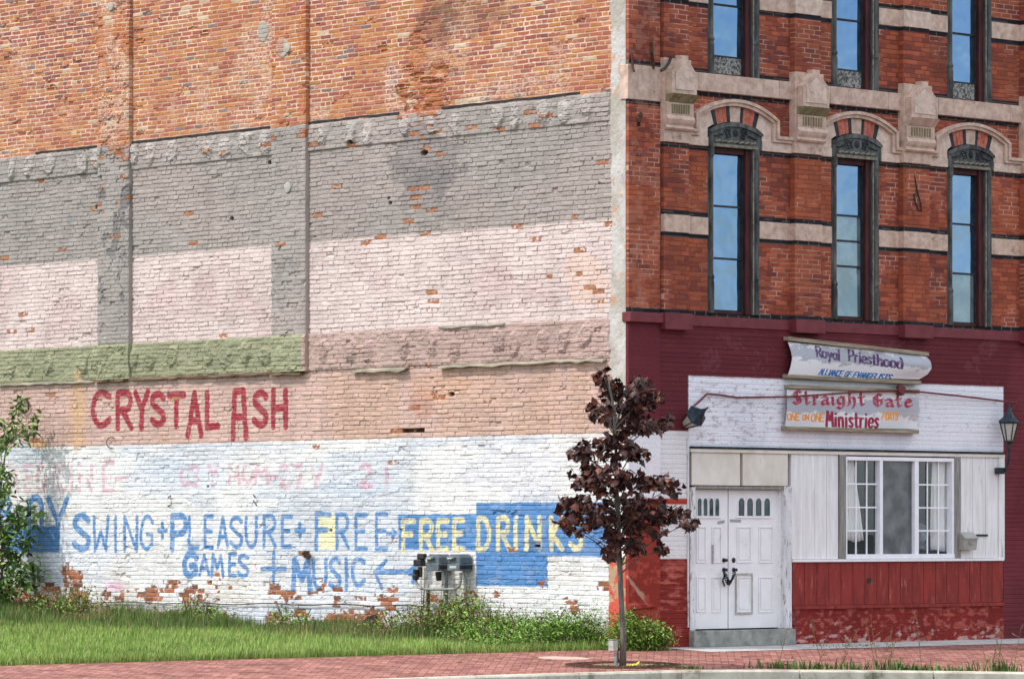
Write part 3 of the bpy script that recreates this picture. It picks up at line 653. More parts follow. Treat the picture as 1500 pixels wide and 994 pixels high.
word([('A', 293, 813, 307, 841), ('M', 311, 812, 327, 843), ('E', 337, 811, 346, 842), ('S', 350, 813, 364, 843), ('+', 384, 809, 419, 856)], .038, BLUE, wear=.15, joint=.45, seed=7)
word([('M', 430, 820, 455, 866)], .062, BLUE, wear=.25, seed=8)
word([('U', 460, 819, 478, 860), ('S', 484, 818, 499, 860), ('I', 506, 818, 510, 861), ('C', 517, 819, 534, 856)], .042, BLUE, wear=.25, seed=9)
def poly(pts): return [(S(*a), S(*b)) for a, b in zip(pts[:-1], pts[1:])]
coat(poly([(566, 821), (550, 838), (560, 861)])+poly([(550, 838), (608, 836)]), .036, BLUE, wear=.2, seed=10)
coat(poly([(600, 838), (610, 829), (614, 842), (604, 840)])+poly([(612, 822), (606, 850)]), .05, BLUE, wear=.2, seed=11)
coat(poly([(567, 781), (580, 780)])+poly([(575, 774), (581, 780), (575, 787)]), .026, BLUE, wear=.3, seed=12)
word([('n', 43, 730, 62, 772), ('Y', 71, 730, 99, 800), ('B', 3, 730, 16, 775)], .062, BLUE, wear=.15, seed=13)
word([('F', 591, 763, 607, 806), ('R', 617, 763, 634, 806), ('E', 642, 763, 656, 803), ('E', 666, 761, 679, 803), ('D', 701, 759, 717, 804), ('R', 730, 759, 746, 803), ('I', 754, 758, 758, 803), ('N', 772, 758, 791, 803), ('K', 808, 758, 824, 803), ('S', 836, 758, 852, 803)], .046, YEL, wear=.3, seed=14)
P = mixa(P, lin((96, 118, 146)), rect(777, 791, 793, 806, 6)*.8)

C = mixa(C, P*(.90+.15*r1)[..., None], pm)
dirtj = (1-sst(.15, .6, m_))*sst(.38, .6, n2)*pm
C = mixa(C, lin((150, 132, 120)), dirtj*np.where(Z < ZW, .22, .36))
crk = (1-sst(.05, .5, m_))*((hsh(i_, j_, 444) > .66) & (n3 > .47))*pm*np.where(Z < ZL, .7, 1)
C = mixa(C, lin((104, 90, 82)), crk*.55); H -= crk*.006
C = mixa(C, np.where((Z > 2)[..., None], orange, brown), bare_f)
C = mixa(C, brown, peel*sst(.1, .5, .3+m_))
rust_scar = (ell(615, 150, 34, 36, .8)+ell(640, 150, 16, 60, .8, 2)+ell(608, 90, 16, 40, .9, 1)*.6)*(Z > ZB)+ell(160, 160, 22, 60, .8, 2)*.5*(Z > ZB)+ell(150, 60, 18, 40, .8, 3)*.6
C = mixa(C, lin((164, 100, 62))*(.65+.6*n2)[..., None], np.clip(rust_scar, 0, 1)*sst(.3, .6, fbm(Y*6, Z*9, 207, 4))*.85)
C = mixa(C, lin((110, 74, 58)), ell(690, 22, 50, 26, .8, 4)*.35+ell(640, 20, 26, 50, .8, 5)*.4)
C = mixa(C, lin((168, 160, 148)), ell(386, 45, 9, 16, .5)+0*Y)
H += ell(386, 45, 9, 16, .5)*.012
H -= peel*.006+bare_f*.008*n2*2
H -= np.clip(rust_scar, 0, 1)*(.030*sst(.35, .7, fbm(Y*5, Z*9, 201, 4)))
chip = (rr > .985) | ((rr > .9) & (Y > 11.5) & (fbm(Y*.9, Z*.7, 205, 2) > .6))
H -= chip*sst(.42, .6, fbm(Y*8, Z*12, 203, 3))*.022
H -= deep*.09*sst(.1, .5, m_)
for q in small: e_ = ell(*q, .3, 2); H -= e_*.08; C = mixa(C, lin((84, 66, 56)), e_)
for q in soft: e_ = ell(*q, .5, 1)*sst(.2, .6, m_); H -= e_*.028; C = mixa(C, lin((176, 108, 68)), e_*.7)
C = np.where((deep & (m_ > .35))[..., None], lin((96, 68, 52)), C)
# lifted paint flakes on the white coat
fl = sst(.60, .66, fbm(Y*3.2, Z*6.5, 210, 5))*(Z < ZW)*(Z > .2)
H += fl*(.006)*(1-peel)
# rendered strip at the corner
sw = .30+.10*(fbm(Z*1.1, Z*0, 220, 4)-.5)+.03*(vnoise(Z*14, Z*0, 221)-.5)+.05*sst(5.2, 4.8, Z)
sm = sst(sw+.012, sw-.012, Y)
st_c = mixa(lin((196, 191, 184))*np.ones(Y.shape+(3,)), lin((176, 168, 156)), sst(.4, .65, fbm(Y*3, Z*2.2, 224, 4)))
st_c = mixa(st_c, lin((230, 228, 224)), sst(ZW+.03, ZW-.03, Z+.05*(n2-.5)))
brk = sst(.70, .73, fbm(Y*8, Z*6, 226, 4))
st_c = mixa(st_c, lin((206, 150, 112)), brk*.8)
redz = 1.33+.05*(n2-.5)
rc = mixa(lin((206, 92, 76))*np.ones(Y.shape+(3,)), lin((182, 150, 118)), sst(.60, .63, fbm(Y*5, Z*4.2, 228, 5)))
st_c = mixa(st_c, rc, sst(redz+.01, redz-.01, Z))
Hs = .012+(fbm(Y*6, Z*5, 230, 4)-.5)*.022+(fbm(Y*24, Z*24, 231, 3)-.5)*.008
H = H*(1-sm)+Hs*sm; C = mixa(C, st_c, sm)
H = np.where(Y < .02, np.minimum(H, .01), H)
hf_mesh('side_wall', (0, 0, 0), (0, 1, 0), (-1, 0, 0), U, V, H, C, M['side'], B, skirt=.15, flip=True)

# pilasters of the side wall, above the ledge
for k, (pa, pb) in enumerate(((188, 142), (447, 397))):
    ya, yb = S(pa, 400, -.09)[0], S(pb, 400, -.09)[0]
    u = np.arange(0, yb-ya, .0135); v = np.arange(0, 11.2-4.27, .0095)
    yy, zz = np.meshgrid(u+ya, v+4.27)
    Y, Z = yy, zz
    i2, j2, fu2, fv2, m2, h2, c2, p2, (a1, a2, a3, q1, q2, q3), pm2 = painted_relief(yy, zz, 5+k*6, True)
    rr2 = hsh(i2, j2, 340+k)
    bare2 = ((rr2 < .02+.10*sst(.55, .7, q1)) & (zz < 8.3) & (zz > 6.2)) | ((rr2 < .35) & (np.abs(zz-8.1) < .12))
    blk = sst(.55, .68, fbm(yy*5, zz*4, 350+k, 4))*(1 if k == 0 else .35)
    p2 = mixa(p2, lin((100, 100, 102)), blk*.6*(zz < 8.1)*(zz > 5.2))
    c2 = mixa(c2, p2, pm2)
    if k == 1: 
        c2 = mixa(c2, lin((176, 170, 158)), ell(420, 70, 8, 13, .3)); h2 += ell(420, 70, 8, 13, .3)*.012
    c2 = mixa(c2, lin((180, 106, 62)), sst(.52, .66, fbm(yy*4, zz*2, 360+k, 4))*(zz > ZB)*.6)
    c2 = mixa(c2, lin((168, 108, 74))*(.7+.5*q2)[..., None], bare2*sst(.3, .5, q3))
    h2 = h2-(rr2 > .9)*(q2 > .45)*.02-blk*.02
    ed = np.minimum(yy-ya, yb-yy); h2 = np.where(ed < .03, h2-(.03-ed)*.5*(.4+1.2*fbm(yy*0, zz*6, 370+k, 4)), h2)
    h2 += sst(4.86, 4.80, zz)*(.012+.04*(fbm(yy*8, zz*9, 372, 4)-.4))
    hf_mesh('side_pilaster', (-.09, ya, 4.27), (0, 1, 0), (-1, 0, 0), u, v, h2, c2, M['side'], B, skirt=.085, flip=True)

# thin ledges and tarred flashing along old roof lines
def strip(name, px0, px1, z, out, th, mat, seed=0, sag=.012, xoff=0):
    ya, yb = S(px1, 500)[0], S(px0, 500)[0]; n = max(2, int((yb-ya)/.18)); rs = random.Random(seed); mb = MB(); prof = []
    for k in range(n+1):
        y = ya+(yb-ya)*k/n; dz = rs.uniform(-sag, sag); o = out*rs.uniform(.75, 1.15); t = th*rs.uniform(.7, 1.2)
        prof += [[(-.004-xoff, y, z+dz), (-o-xoff, y, z+dz-.3*o), (-o-xoff, y, z+dz-.3*o-t), (-.004-xoff, y, z+dz-t)]]
    vs = [p for r_ in prof for p in r_]; fs = []
    for k in range(n):
        for a in range(4): fs.append((k*4+a, k*4+(a+1) % 4, (k+1)*4+(a+1) % 4, (k+1)*4+a))
    fs += [(0, 1, 2, 3), (n*4+3, n*4+2, n*4+1, n*4)]
    mb.add(vs, fs); return mb.build(name, mat, B)
for (a, b) in ((53, 142), (193, 396), (453, 585), (648, 850)): strip('flashing', a, b, ZB+.045, .02, .035, M['flash'], a, .006)
strip('ledge', 647, 890, 4.275, .085, .028, M['ledge'], 1, .012, .012)
strip('ledge', 520, 600, 4.265, .08, .04, M['ledge'], 2, .014, .012)
strip('ledge', 195, 396, 4.285, .07, .028, M['ledge_shade'], 3, .012, .012)  # darkened to stand in for the shadow line under the green band
strip('ledge', 0, 140, 4.28, .06, .03, M['ledge'], 4, .012, .012)
strip('ledge', 645, 742, 4.87, .05, .022, M['ledge'], 5, .006, .012)
for (a, b, z, m) in ((142, 188, 4.3, 'ledge_shade'), (397, 447, 4.3, 'ledge_shade')): strip('ledge', a, b, z, .12, .035, M[m], a, .02)  # pilaster feet darkened the same way, for their shadow line

# ------------------------------------------------------------------ the front
REDS = lin([(154, 78, 56), (164, 86, 60), (146, 74, 56), (170, 92, 66), (136, 70, 56), (124, 66, 56)])
BLACKB = lin((34, 36, 40))
BLACK_ROWS = [(4.93, 5.0), (6.07, 6.14), (6.40, 6.47), (7.39, 7.46), (8.20, 8.27), (8.55, 8.615), (9.52, 9.59), (9.85, 9.92)]
def front_relief(X, Z, seed, rows=BLACK_ROWS, lb=.232, ch=.0715):
    i, j, fu, fv, m, d = brick_field(X, Z, lb, ch, .008, seed, .35, 0)
    a = hsh(i, j, seed+1); b = hsh(i, j, seed+2)
    n1 = fbm(X*1.2, Z*.8, seed+3, 4); n2 = fbm(X*12, Z*14, seed+4, 3)
    c = REDS[np.clip((a*.75+n1*.5-.12)*6, 0, 5).astype(int)]*(.82+.3*b)[..., None]
    mo = mixa(lin((120, 62, 48))*np.ones(X.shape+(3,)), lin((206, 168, 148)), sst(.46, .62, fbm(X*2.1, Z*1.7, seed+5, 4)))
    C = mixa(mo, c, sst(.2, .8, m))
    C = mixa(C, lin((96, 56, 46)), sst(.55, .72, fbm(X*1.5, Z*.5, seed+6, 4))*.3)
    C = mixa(C, lin((178, 98, 62)), sst(.5, .72, fbm(X*1.1, Z*.9, seed+9, 4))*.4*m)
    H = m*.0055+(b-.5)*.003*m+(n2-.5)*.003
    for z0, z1 in rows:
        k = sst(z0-.003, z0+.003, Z)*sst(z1+.003, z1-.003, Z)
        C = mixa(C, BLACKB*(.7+.8*a[..., None])+mixa(np.zeros(X.shape+(3,)), lin((150, 120, 104)), (m < .3)*.6), k)
    return i, j, fu, fv, m, H, C, (a, b, n1, n2)
WIN = [(1.70, 2.80), (4.40, 5.47), (7.08, 8.13)]
PIL = [(.676, 1.204), (3.482, 4.073), (5.939, 6.561), (8.828, 9.44)]
U = np.arange(.676, 12.4, .0145); V = np.arange(4.93, 11.22, .0095)
X, Z = np.meshgrid(U.astype(np.float32), V.astype(np.float32))
H, C = front_relief(X, Z, 401)[5:7]
keep = np.ones((len(V)-1, len(U)-1), bool); xc = (U[:-1]+U[1:])/2; zc = (V[:-1]+V[1:])/2
for a, b in WIN:
    kx = (xc > a) & (xc < b)
    keep &= ~(((zc > 4.97) & (zc < 7.86))[:, None] & kx[None, :]); keep &= ~((zc > 8.5)[:, None] & kx[None, :])
hf_mesh('front_wall', (0, 0, 0), (1, 0, 0), (0, -1, 0), U, V, H, C, M['front'], B, keep, skirt=.1)
for k, (a, b) in enumerate(PIL):
    u = np.arange(0, b-a+.001, .0145); v = np.arange(0, 11.2-4.93, .0095); X, Z = np.meshgrid(u+a, v+4.93)
    o = front_relief(X, Z, 420+k*7); 
    hf_mesh('front_pilaster', (a, -.10, 4.93), (1, 0, 0), (0, -1, 0), u, v, o[5], o[6], M['front'], B, skirt=.098)
# corner pier, full height
u = np.arange(0, .662, .0115); v = np.arange(0, 11.2, .0095); X, Z = np.meshgrid(u, v)
o = front_relief(X, Z, 451, rows=[(4.93, 5.0), (7.98, 8.05), (8.56, 8.63)])
H, C = o[5], o[6]; n1, n2 = o[7][2], o[7][3]; mm = o[4]
C = mixa(C, lin((186, 132, 112)), sst(.5, .62, fbm(X*9, Z*9, 455, 3))*.30*(Z > 5))
lowz = Z < 4.93
pl = lin((104, 42, 50))*(.9+.2*n1)[..., None]
pl = mixa(pl, lin((232, 230, 231)), sst(3.21, 3.19, Z)); pl = mixa(pl, lin((150, 56, 46)), sst(2.22, 2.20, Z))
scuff = sst(.52, .66, fbm(X*7, Z*9, 456, 4))
pl = mixa(pl, lin((136, 46, 38)), sst(1.33, 1.30, Z)*.75); pl = mixa(pl, lin((196, 92, 74)), scuff*(Z < 1.3)*.45)
cr_ = sst(.075, .05, np.abs(Z-(1.06-1.0*X))+.16*(fbm(X*9, Z*9, 458, 4)-.42))*sst(.38, .30, X)
pl = mixa(pl, lin((176, 138, 118)), cr_)
C = np.where(lowz[..., None], pl, C)
H = np.where(lowz, (fbm(X*3, Z*3, 457, 4)-.5)*.03+mm*.002-cr_*.008, H)
for zz_, dh in ((.62, .05), (.52, -.01)): H += .05*sst(.06, .02, np.abs(Z-zz_)+.08*(vnoise(X*4, Z*2, 460)-.5))*(Z < 1)*sst(.6, .45, X) if dh > 0 else 0
hf_mesh('corner_pier', (0, -.05, 0), (1, 0, 0), (0, -1, 0), u, v, H, C, M['front'], B, skirt=.05)

# lower front, painted: maroon, a white panel, white and red beside the door
U = np.arange(.676, 12.4, .0145); V = np.arange(0, 4.94, .0095)
X, Z = np.meshgrid(U.astype(np.float32), V.astype(np.float32))
i, j, fu, fv, m, H, C, (a, b, n1, n2) = front_relief(X, Z, 471, rows=[], lb=2.4)
mar = mixa(lin((98, 39, 46))*np.ones(X.shape+(3,)), lin((118, 52, 58)), sst(.35, .65, n1)*.6+.3*a)
wht = mixa(lin((232, 232, 236))*np.ones(X.shape+(3,)), lin((218, 220, 226)), sst(.45, .65, n1))
chipz = sst(.61, .64, fbm(X*12, Z*34, 475, 5)+.16*(fbm(X*1.2, Z*2.1, 476, 3)-.5)-.25*np.clip(np.abs(X-2.3)-.9, 0, .5)-.15*np.clip(np.abs(Z-3.5)-.25, 0, 1))
wht = mixa(wht, lin((150, 116, 120)), chipz*.45)
w2 = sst(.012, -.012, np.abs(X-4.86)-(4.86-1.29)+.01*(n2-.5))*sst(2.9, 2.93, Z)*sst(4.045, 4.02, Z+.01*(n2-.5)+.0*X)
C = mixa(mar, wht, w2)
lp = X < 1.31
wl = mixa(wht*0+lin((232, 230, 228)), lin((216, 212, 210)), n1)
C = mixa(C, wl, lp*sst(3.22, 3.20, Z))
C = mixa(C, lin((172, 66, 54)), lp*sst(2.115, 2.125, Z)*sst(2.215, 2.205, Z))
rd = mixa(lin((126, 42, 36))*np.ones(X.shape+(3,)), lin((196, 110, 96)), sst(.5, .68, fbm(X*6, Z*26, 478, 5))*.6*(Z > .55)+sst(.55, .7, fbm(X*5, Z*5, 479, 4))*.35)
C = mixa(C, rd, lp*sst(1.325, 1.31, Z))
H = m*.0075+(n2-.5)*.003
C = mixa(C, C*.78, (1-sst(.1, .6, m))*.55)
C = mixa(C, lin((150, 104, 108)), sst(.60, .66, fbm(X*2.2, Z*3.4, 481, 5))*sst(.4, .6, n2)*.14*(Z > 4.05))
keep = np.ones((len(V)-1, len(U)-1), bool); xc = (U[:-1]+U[1:])/2; zc = (V[:-1]+V[1:])/2
keep &= ~((zc < 2.95)[:, None] & ((xc > 1.31) & (xc < 8.44))[None, :])
hf_mesh('lower_front_wall', (0, 0, 0), (1, 0, 0), (0, -1, 0), U, V, H, C, M['front'], B, keep, skirt=.1)
# smooth maroon sill course and its blocks
MB().box(.68, 12.38, -.035, .02, 4.775, 4.925).build('sill_course', M['maroon'], B, .006)
for (a, b) in PIL: MB().box(a-.02, b+.03, -.16, .0, 4.70 if a < 1 else 4.74, 4.945).build('sill_block', M['maroon'], B, .008)
MB().box(-.035, .655, -.13, .05, 4.79, 4.935).build('sill_block', M['maroon'], B, .008)
MB().box(-.028, .664, -.072, .10, 8.05, 8.56).build('stone_block', M['stone'], B, .008)

# stone bands
segsX = [(1.206, 1.698), (2.802, 3.48), (4.075, 4.398), (5.472, 5.937), (6.563, 7.078), (8.132, 8.826), (9.442, 12.38)]
for z0, z1 in ((6.14, 6.40), (9.59, 9.85)):
    for a, b in segsX: MB().box(a, b, -.022, .05, z0, z1).build('stone_band', M['stone'], B, .005)
    for a, b in PIL: MB().box(a-.003, b+.003, -.125, -.01, z0, z1).build('stone_band', M['stone_pale' if z0 > 9 else 'stone'], B, .005)

# windows
def arc(xc, hw, z0, rise, n=14, a0=-1, a1=1):
    Rr = (hw*hw+rise*rise)/(2*rise); out = []
    for k in range(n+1):
        x = hw*(a0+(a1-a0)*k/n); out.append((xc+x, z0+math.sqrt(max(Rr*Rr-x*x, 0))-(Rr-rise)))
    return out
def pane_sheet(x0, x1, y, z0, z1):            # old glass never sits quite true in its rebate
    o = [random.uniform(-.004, .004) for _ in range(4)]; q = [(x0, z0), (x1, z0), (x1, z1), (x0, z1)]
    return MB().add([(a, y+d, b) for (a, b), d in zip(q, o)]+[(a, y+d+.005, b) for (a, b), d in zip(q, o)],
                    [(0, 1, 2, 3), (7, 6, 5, 4), (0, 4, 5, 1), (1, 5, 6, 2), (2, 6, 7, 3), (3, 7, 4, 0)])
def make_window(w, a, b, z0, z1, lower):
    xc_ = (a+b)/2
    mb = MB()
    mb.box(a, a+.10, -.015, .16, z0, z1).box(b-.15, b, -.015, .16, z0, z1)
    mb.box(a+.102, a+.112, .03, .16, z0, z1)
    win = mb.build('window', M['hood'], B, .006)
    mb = MB()                                   # turned colonnettes at the jambs
    for x in (a+.055, b-.075):
        mb.lathe((x, -.02, z0), [(.0, 0), (.05, 0), (.05, .45), (.04, .5), (.055, .54), (.03, .6), (.03, (z1-z0)*.93), (.05, (z1-z0)*.95), (.05, z1-z0)], 10)
    mb.build('colonnette', M['hood'], win, smooth=False)
    g0, g1 = a+.165, b-.262
    sb = MB().box(a+.10, g0, .10, .22, z0, z1).box(g1, b-.152, .02, .22, z0, z1)
    sb.box(g0, g1, .07, .22, z0, z0+.05)
    if lower: sb.box(g0, g1, .05, .22, z1-.09, z1)
    sash = sb.build('sash', M['redframe'], win, .005)
    mb = MB().box(b-.15, b-.125, -.028, -.016, z0, z1-(.02 if lower else 0)).box(a+.085, a+.10, -.028, -.016, z0, z1-(.02 if lower else 0)); mb.build('edge_moulding', M['moulding'], win, .003)
    MB().box(g1-.020, g1-.002, .075, .21, z0, z1).build('stile', M['hood_dark'], win)
    if lower:
        t = (z1-.09-z0-.05)/3
        bars = [z0+.05+t, z0+.05+2*t]
        if w == 1: bars.append(z0+.05+1.5*t)
        for zb in bars: MB().box(g0, g1-.021, .092, .13, zb-.014, zb+.014).build('glazing_bar', M['hood_dark'], win)
        zs = [z0+.05]+sorted(bars)+[z1-.09]
        for k in range(len(zs)-1):
            pm_ = 'pane_dusty' if (w == 1 and k < 3) or (w == 2 and k == 0) else 'pane'
            pane_sheet(g0, g1-.021, .113, zs[k]+.014, zs[k+1]-.014).build('pane', M[pm_], win)
    else:
        MB().box(g0, g1-.021, .092, .13, z0+.30, z0+.325).build('glazing_bar', M['hood_dark'], win)
        MB().box(g0, g1-.021, .092, .13, 9.60, 9.63).build('glazing_bar', M['hood_dark'], win)
        MB().box(g0, g1-.021, .095, .125, z0+.05, z0+.30).build('chipboard_infill', M['osb'], win)
        pane_sheet(g0, g1-.021, .113, z0+.325, 9.60).build('pane', M['pane'], win)
        pane_sheet(g0, g1-.021, .113, 9.63, z1).build('pane', M['pane'], win)
    MB().box(a, b, .22, .24, z0, z1).build('backing', M['hood_dark'], win)
    if lower:
        # carved wooden hood with a segmental head
        hw = (b-a)/2+.015
        top = arc(xc_, hw, 7.70, .135); mb = MB()
        mb.prism([(xc_-hw, 7.47)]+top+[(xc_+hw, 7.47)], -.045, .16)
        mb.prism([(xc_-hw-.012, 7.675)]+arc(xc_, hw+.012, 7.71, .14)+[(xc_+hw+.012, 7.675)]+arc(xc_, hw-.05, 7.675, .11)[::-1], -.075, -.046)
        hood = mb.build('hood', M['hood'], win, .004)
        mb = MB(); y = -.052
        def spiral(cx, cz, s, turns, r0, fl):
            return [(cx+fl*(r0*(1-t*.75))*math.cos(turns*6.28*t+s), y, cz+(r0*(1-t*.75))*math.sin(turns*6.28*t+s)) for t in [q/16 for q in range(17)]]
        for fl in (-1, 1):
            mb.tube(spiral(xc_+fl*.19, 7.685, 0, 1.3, .06, fl), .010, 5)
            mb.tube([(xc_+fl*.12, y, 7.74), (xc_+fl*.13, y, 7.68), (xc_+fl*.11, y, 7.63), (xc_+fl*.2, y, 7.62)], .010, 5)
            mb.tube([(xc_+fl*.26, y, 7.66), (xc_+fl*.33, y, 7.65), (xc_+fl*.38, y, 7.63), (xc_+fl*.46, y, 7.625)], [.014, .02, .014, .01], 5)
        mb.lathe((xc_, y+.01, 7.69), [(.0, -.03), (.03, -.026), (.055, -.008), (.06, .0), (.06, .02)], 14, 'y')
        mb.build('scroll_carving', M['hood_dark'], hood)
        mb = MB(); n = 7
        for k in range(n):
            x = a+.10+(b-a-.22)*(k+.5)/n; mb.tube([(x-.055, -.055, 7.545), (x+.055, -.055, 7.565)], .017, 6)
        mb.box(a+.07, b-.07, -.06, -.03, 7.47, 7.515)
        mb.build('rope_moulding', M['moulding'], hood)
    return win
for w, (a, b) in enumerate(WIN):
    make_window(w, a, b, 4.98, 7.47, True); make_window(w, a, b, 8.53, 11.2, False)
    # stone arch over the window
    xc_ = (a+b)/2; L0 = PIL[w][1]+.002; R0 = PIL[w+1][0]-.002
    outer = [(L0, 7.70), (xc_-.90, 7.70), (xc_-.90, 7.93)]+arc(xc_, .82, 7.98, .215)+[(xc_+.90, 7.93), (xc_+.90, 7.70), (R0, 7.70)]
    inner = [(L0, 7.605), (xc_-.79, 7.605), (xc_-.79, 7.89)]+arc(xc_, .73, 7.92, .175)+[(xc_+.79, 7.89), (xc_+.79, 7.605), (R0, 7.605)]
    def ringmb(o, i_, y0, y1):
        n = len(o); mb = MB()
        vs = [(p[0], y0, p[1]) for p in o]+[(p[0], y0, p[1]) for p in i_]+[(p[0], y1, p[1]) for p in o]+[(p[0], y1, p[1]) for p in i_]
        fs = []
        for k in range(n-1):
            fs += [(k, k+1, n+k+1, n+k), (2*n+k, 3*n+k, 3*n+k+1, 2*n+k+1), (k, 2*n+k, 2*n+k+1, k+1), (n+k, n+k+1, 3*n+k+1, 3*n+k)]
        fs += [(0, n, 3*n, 2*n), (n-1, 3*n-1, 4*n-1, 2*n-1)]
        return mb.add(vs, fs)
    arch = ringmb(outer, inner, -.085, .02).build('window_arch', M['stone'], B, .004)
    mid = [(p[0]*.5+q[0]*.5, p[1]*.5+q[1]*.5) for p, q in zip(outer, inner)]
    ringmb(outer, mid, -.115, -.086).build('hood_mould', M['stone'], arch, .004)
    hwi = (b-a)/2+.03
    for sgn in (-1, 1):
        top = [p for p in inner if (p[0]-xc_)*sgn > .46*1]
        top = sorted(top, key=lambda p: p[0]*sgn)
        zt = 7.92+.175-.06
        pts = [(xc_+sgn*.455, 7.80), (xc_+sgn*.53, 8.02)]+[(p[0], p[1]-.001) for p in top if abs(p[0]-xc_) < .80 and p[1] > 7.7 and abs(p[0]-xc_) > .535]+[(xc_+sgn*.788, 7.603), (xc_+sgn*hwi, 7.603), (xc_+sgn*hwi, 7.74)]
        MB().prism(pts if sgn < 0 else pts[::-1], -.035, .05).build('spandrel_stone', M['stone_pale'], arch, .003)
        lim = L0 if sgn < 0 else R0
        MB().box(lim, xc_+sgn*hwi, -.05, .05, 7.462, 7.60).build('impost_stone', M['stone_pale'], arch, .005)
    offs = [(-.53, -.44, 'black_brick'), (-.44, -.19, 'red_brick'), (-.19, -.12, 'black_brick'), (-.12, .12, 'stone'), (.12, .19, 'black_brick'), (.19, .44, 'red_brick'), (.44, .53, 'black_brick')]
    zt = lambda x: 8.09-.06*(x/.53)**2-.003; zb_ = lambda x: 7.862-.095*(x/.46)**2
    for (p, q, mn) in offs:
        g = .003
        if mn == 'red_brick':
            mb = MB()
            for s in range(3):
                pa = p+(q-p)*s/3+g; qa = p+(q-p)*(s+1)/3-g
                mb.prism([(xc_+pa*.86, zb_(pa*.86)), (xc_+pa, zt(pa)), (xc_+qa, zt(qa)), (xc_+qa*.86, zb_(qa*.86))], -.03, .05)
            mb.build('brick_voussoir', M[mn], arch)
        else:
            MB().prism([(xc_+(p+g)*.86, zb_(p*.86)), (xc_+p+g, zt(p)), (xc_+q-g, zt(q)), (xc_+(q-g)*.86, zb_(q*.86))], -.036 if mn == 'stone' else -.032, .05).build('keystone' if mn == 'stone' else 'black_voussoir', M[mn], arch)
    MB().prism([(xc_-.56, 7.70), (xc_-.56, 7.95), (xc_+.56, 7.95), (xc_+.56, 7.70)], .05, .08).build('arch_backing', M['hood_dark'], arch)
    # sill of the window above, three stones
    sill = MB()
    for (p, q) in ((L0, L0+.24), (L0+.246, R0-.30), (R0-.294, R0)): sill.box(p, q, -.07, .05, 8.275, 8.545)
    sill.build('window_sill', M['stone'], B, .008)
# corbel stones on the pilasters
for k, (a, b) in enumerate(PIL):
    a0, b0 = a-.02, b+.02; xm = (a0+b0)/2; w = (b0-a0)
    cb = MB().box(a0, b0, -.135, .0, 7.465, 8.70).build('corbel', M['stone'], B, .008)
    gx0, gx1 = a0+.04, b0-.01
    gm_ = (gx0+gx1)/2
    MB().prism([(gx0, 8.17), (gx0, 8.48), (gm_-.08, 8.68), (gm_-.08, 8.74), (gm_+.08, 8.74), (gm_+.08, 8.68), (gx1, 8.48), (gx1, 8.17)], -.26, -.135).build('gable_block', M['stone'], cb, .004)
    MB().prism([(gx0+.07, 8.23), (gx0+.07, 8.45), (gm_, 8.62), (gx1-.07, 8.45), (gx1-.07, 8.23)], -.272, -.26).build('gable_panel', M['stone_pale'], cb, .003)
    mb = MB().prism([(-.30, 8.17), (-.12, 8.17), (-.12, 8.05), (-.20, 8.05)], gx0-.01, gx1+.01, 'x')
    mb.build('corbel_ledge', M['stone_olive'] if k in (0, 1) else M['stone'], cb, .006)
    mb = MB().box(a0+.005, b0-.005, -.19, -.12, 7.86, 8.05); mb.build('rib_block', M['stone'], cb, .006)
    mb = MB(); n = 8
    for q in range(n):
        x = a0+.09+(w-.18)*(q+.5)/n; mb.tube([(x, -.192, 7.885), (x, -.192, 8.02)], .017, 6)
    mb.build('ribs', M['stone_olive'], cb)
    MB().prism([(-.19, 7.86), (-.12, 7.86), (-.12, 7.64), (-.17, 7.64), (-.20, 7.67), (-.17, 7.71), (-.20, 7.75), (-.22, 7.80)], a0-.002, b0+.002, 'x').build('corbel_moulding', M['stone'], cb, .006)

# body behind the fronts
MB().box(.03, 12.4, .05, 17.2, 11.2, 11.5).build('roof', M['flash'], B)
MB().box(12.1, 12.4, .03, 17.2, 0, 11.2).build('party_wall', M['red_brick'], B)
MB().box(.05, 12.0, 16.7, 17.1, 0, 11.2).build('rear_wall', M['red_brick'], B)
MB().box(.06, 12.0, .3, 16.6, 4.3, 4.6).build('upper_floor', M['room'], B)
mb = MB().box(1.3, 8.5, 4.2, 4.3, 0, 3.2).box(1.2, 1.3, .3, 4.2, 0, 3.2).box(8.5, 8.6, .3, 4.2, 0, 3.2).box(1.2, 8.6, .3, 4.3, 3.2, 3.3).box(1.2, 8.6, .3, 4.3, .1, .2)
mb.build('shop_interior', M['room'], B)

# ------------------------------------------------------------------ shopfront
x158, x470 = 3.50, 8.44
MB().box(1.312, x470, -.045, .08, 2.955, 2.99).build('head_trim', M['flash'], B)
MB().box(1.312, x470, -.035, .08, 2.90, 2.953).build('trim_board', M['cream_board'], B, .004)
# cream transom boards over the door
for (p, q) in ((1012.5, 1083.5), (1087.5, 1153.5)):
    MB().box(FX(p), FX(q), -.012, .05, 2.41, 2.896).build('transom_board', M['cream_board'], B, .006)
MB().box(1.312, 3.5, .052, .08, 2.38, 2.93).build('transom_backing', M['rust'], B)
# step
step = MB().box(1.30, 3.49, -.12, .5, 0.0, .245).build('door_step', M['concrete'], B, .012)
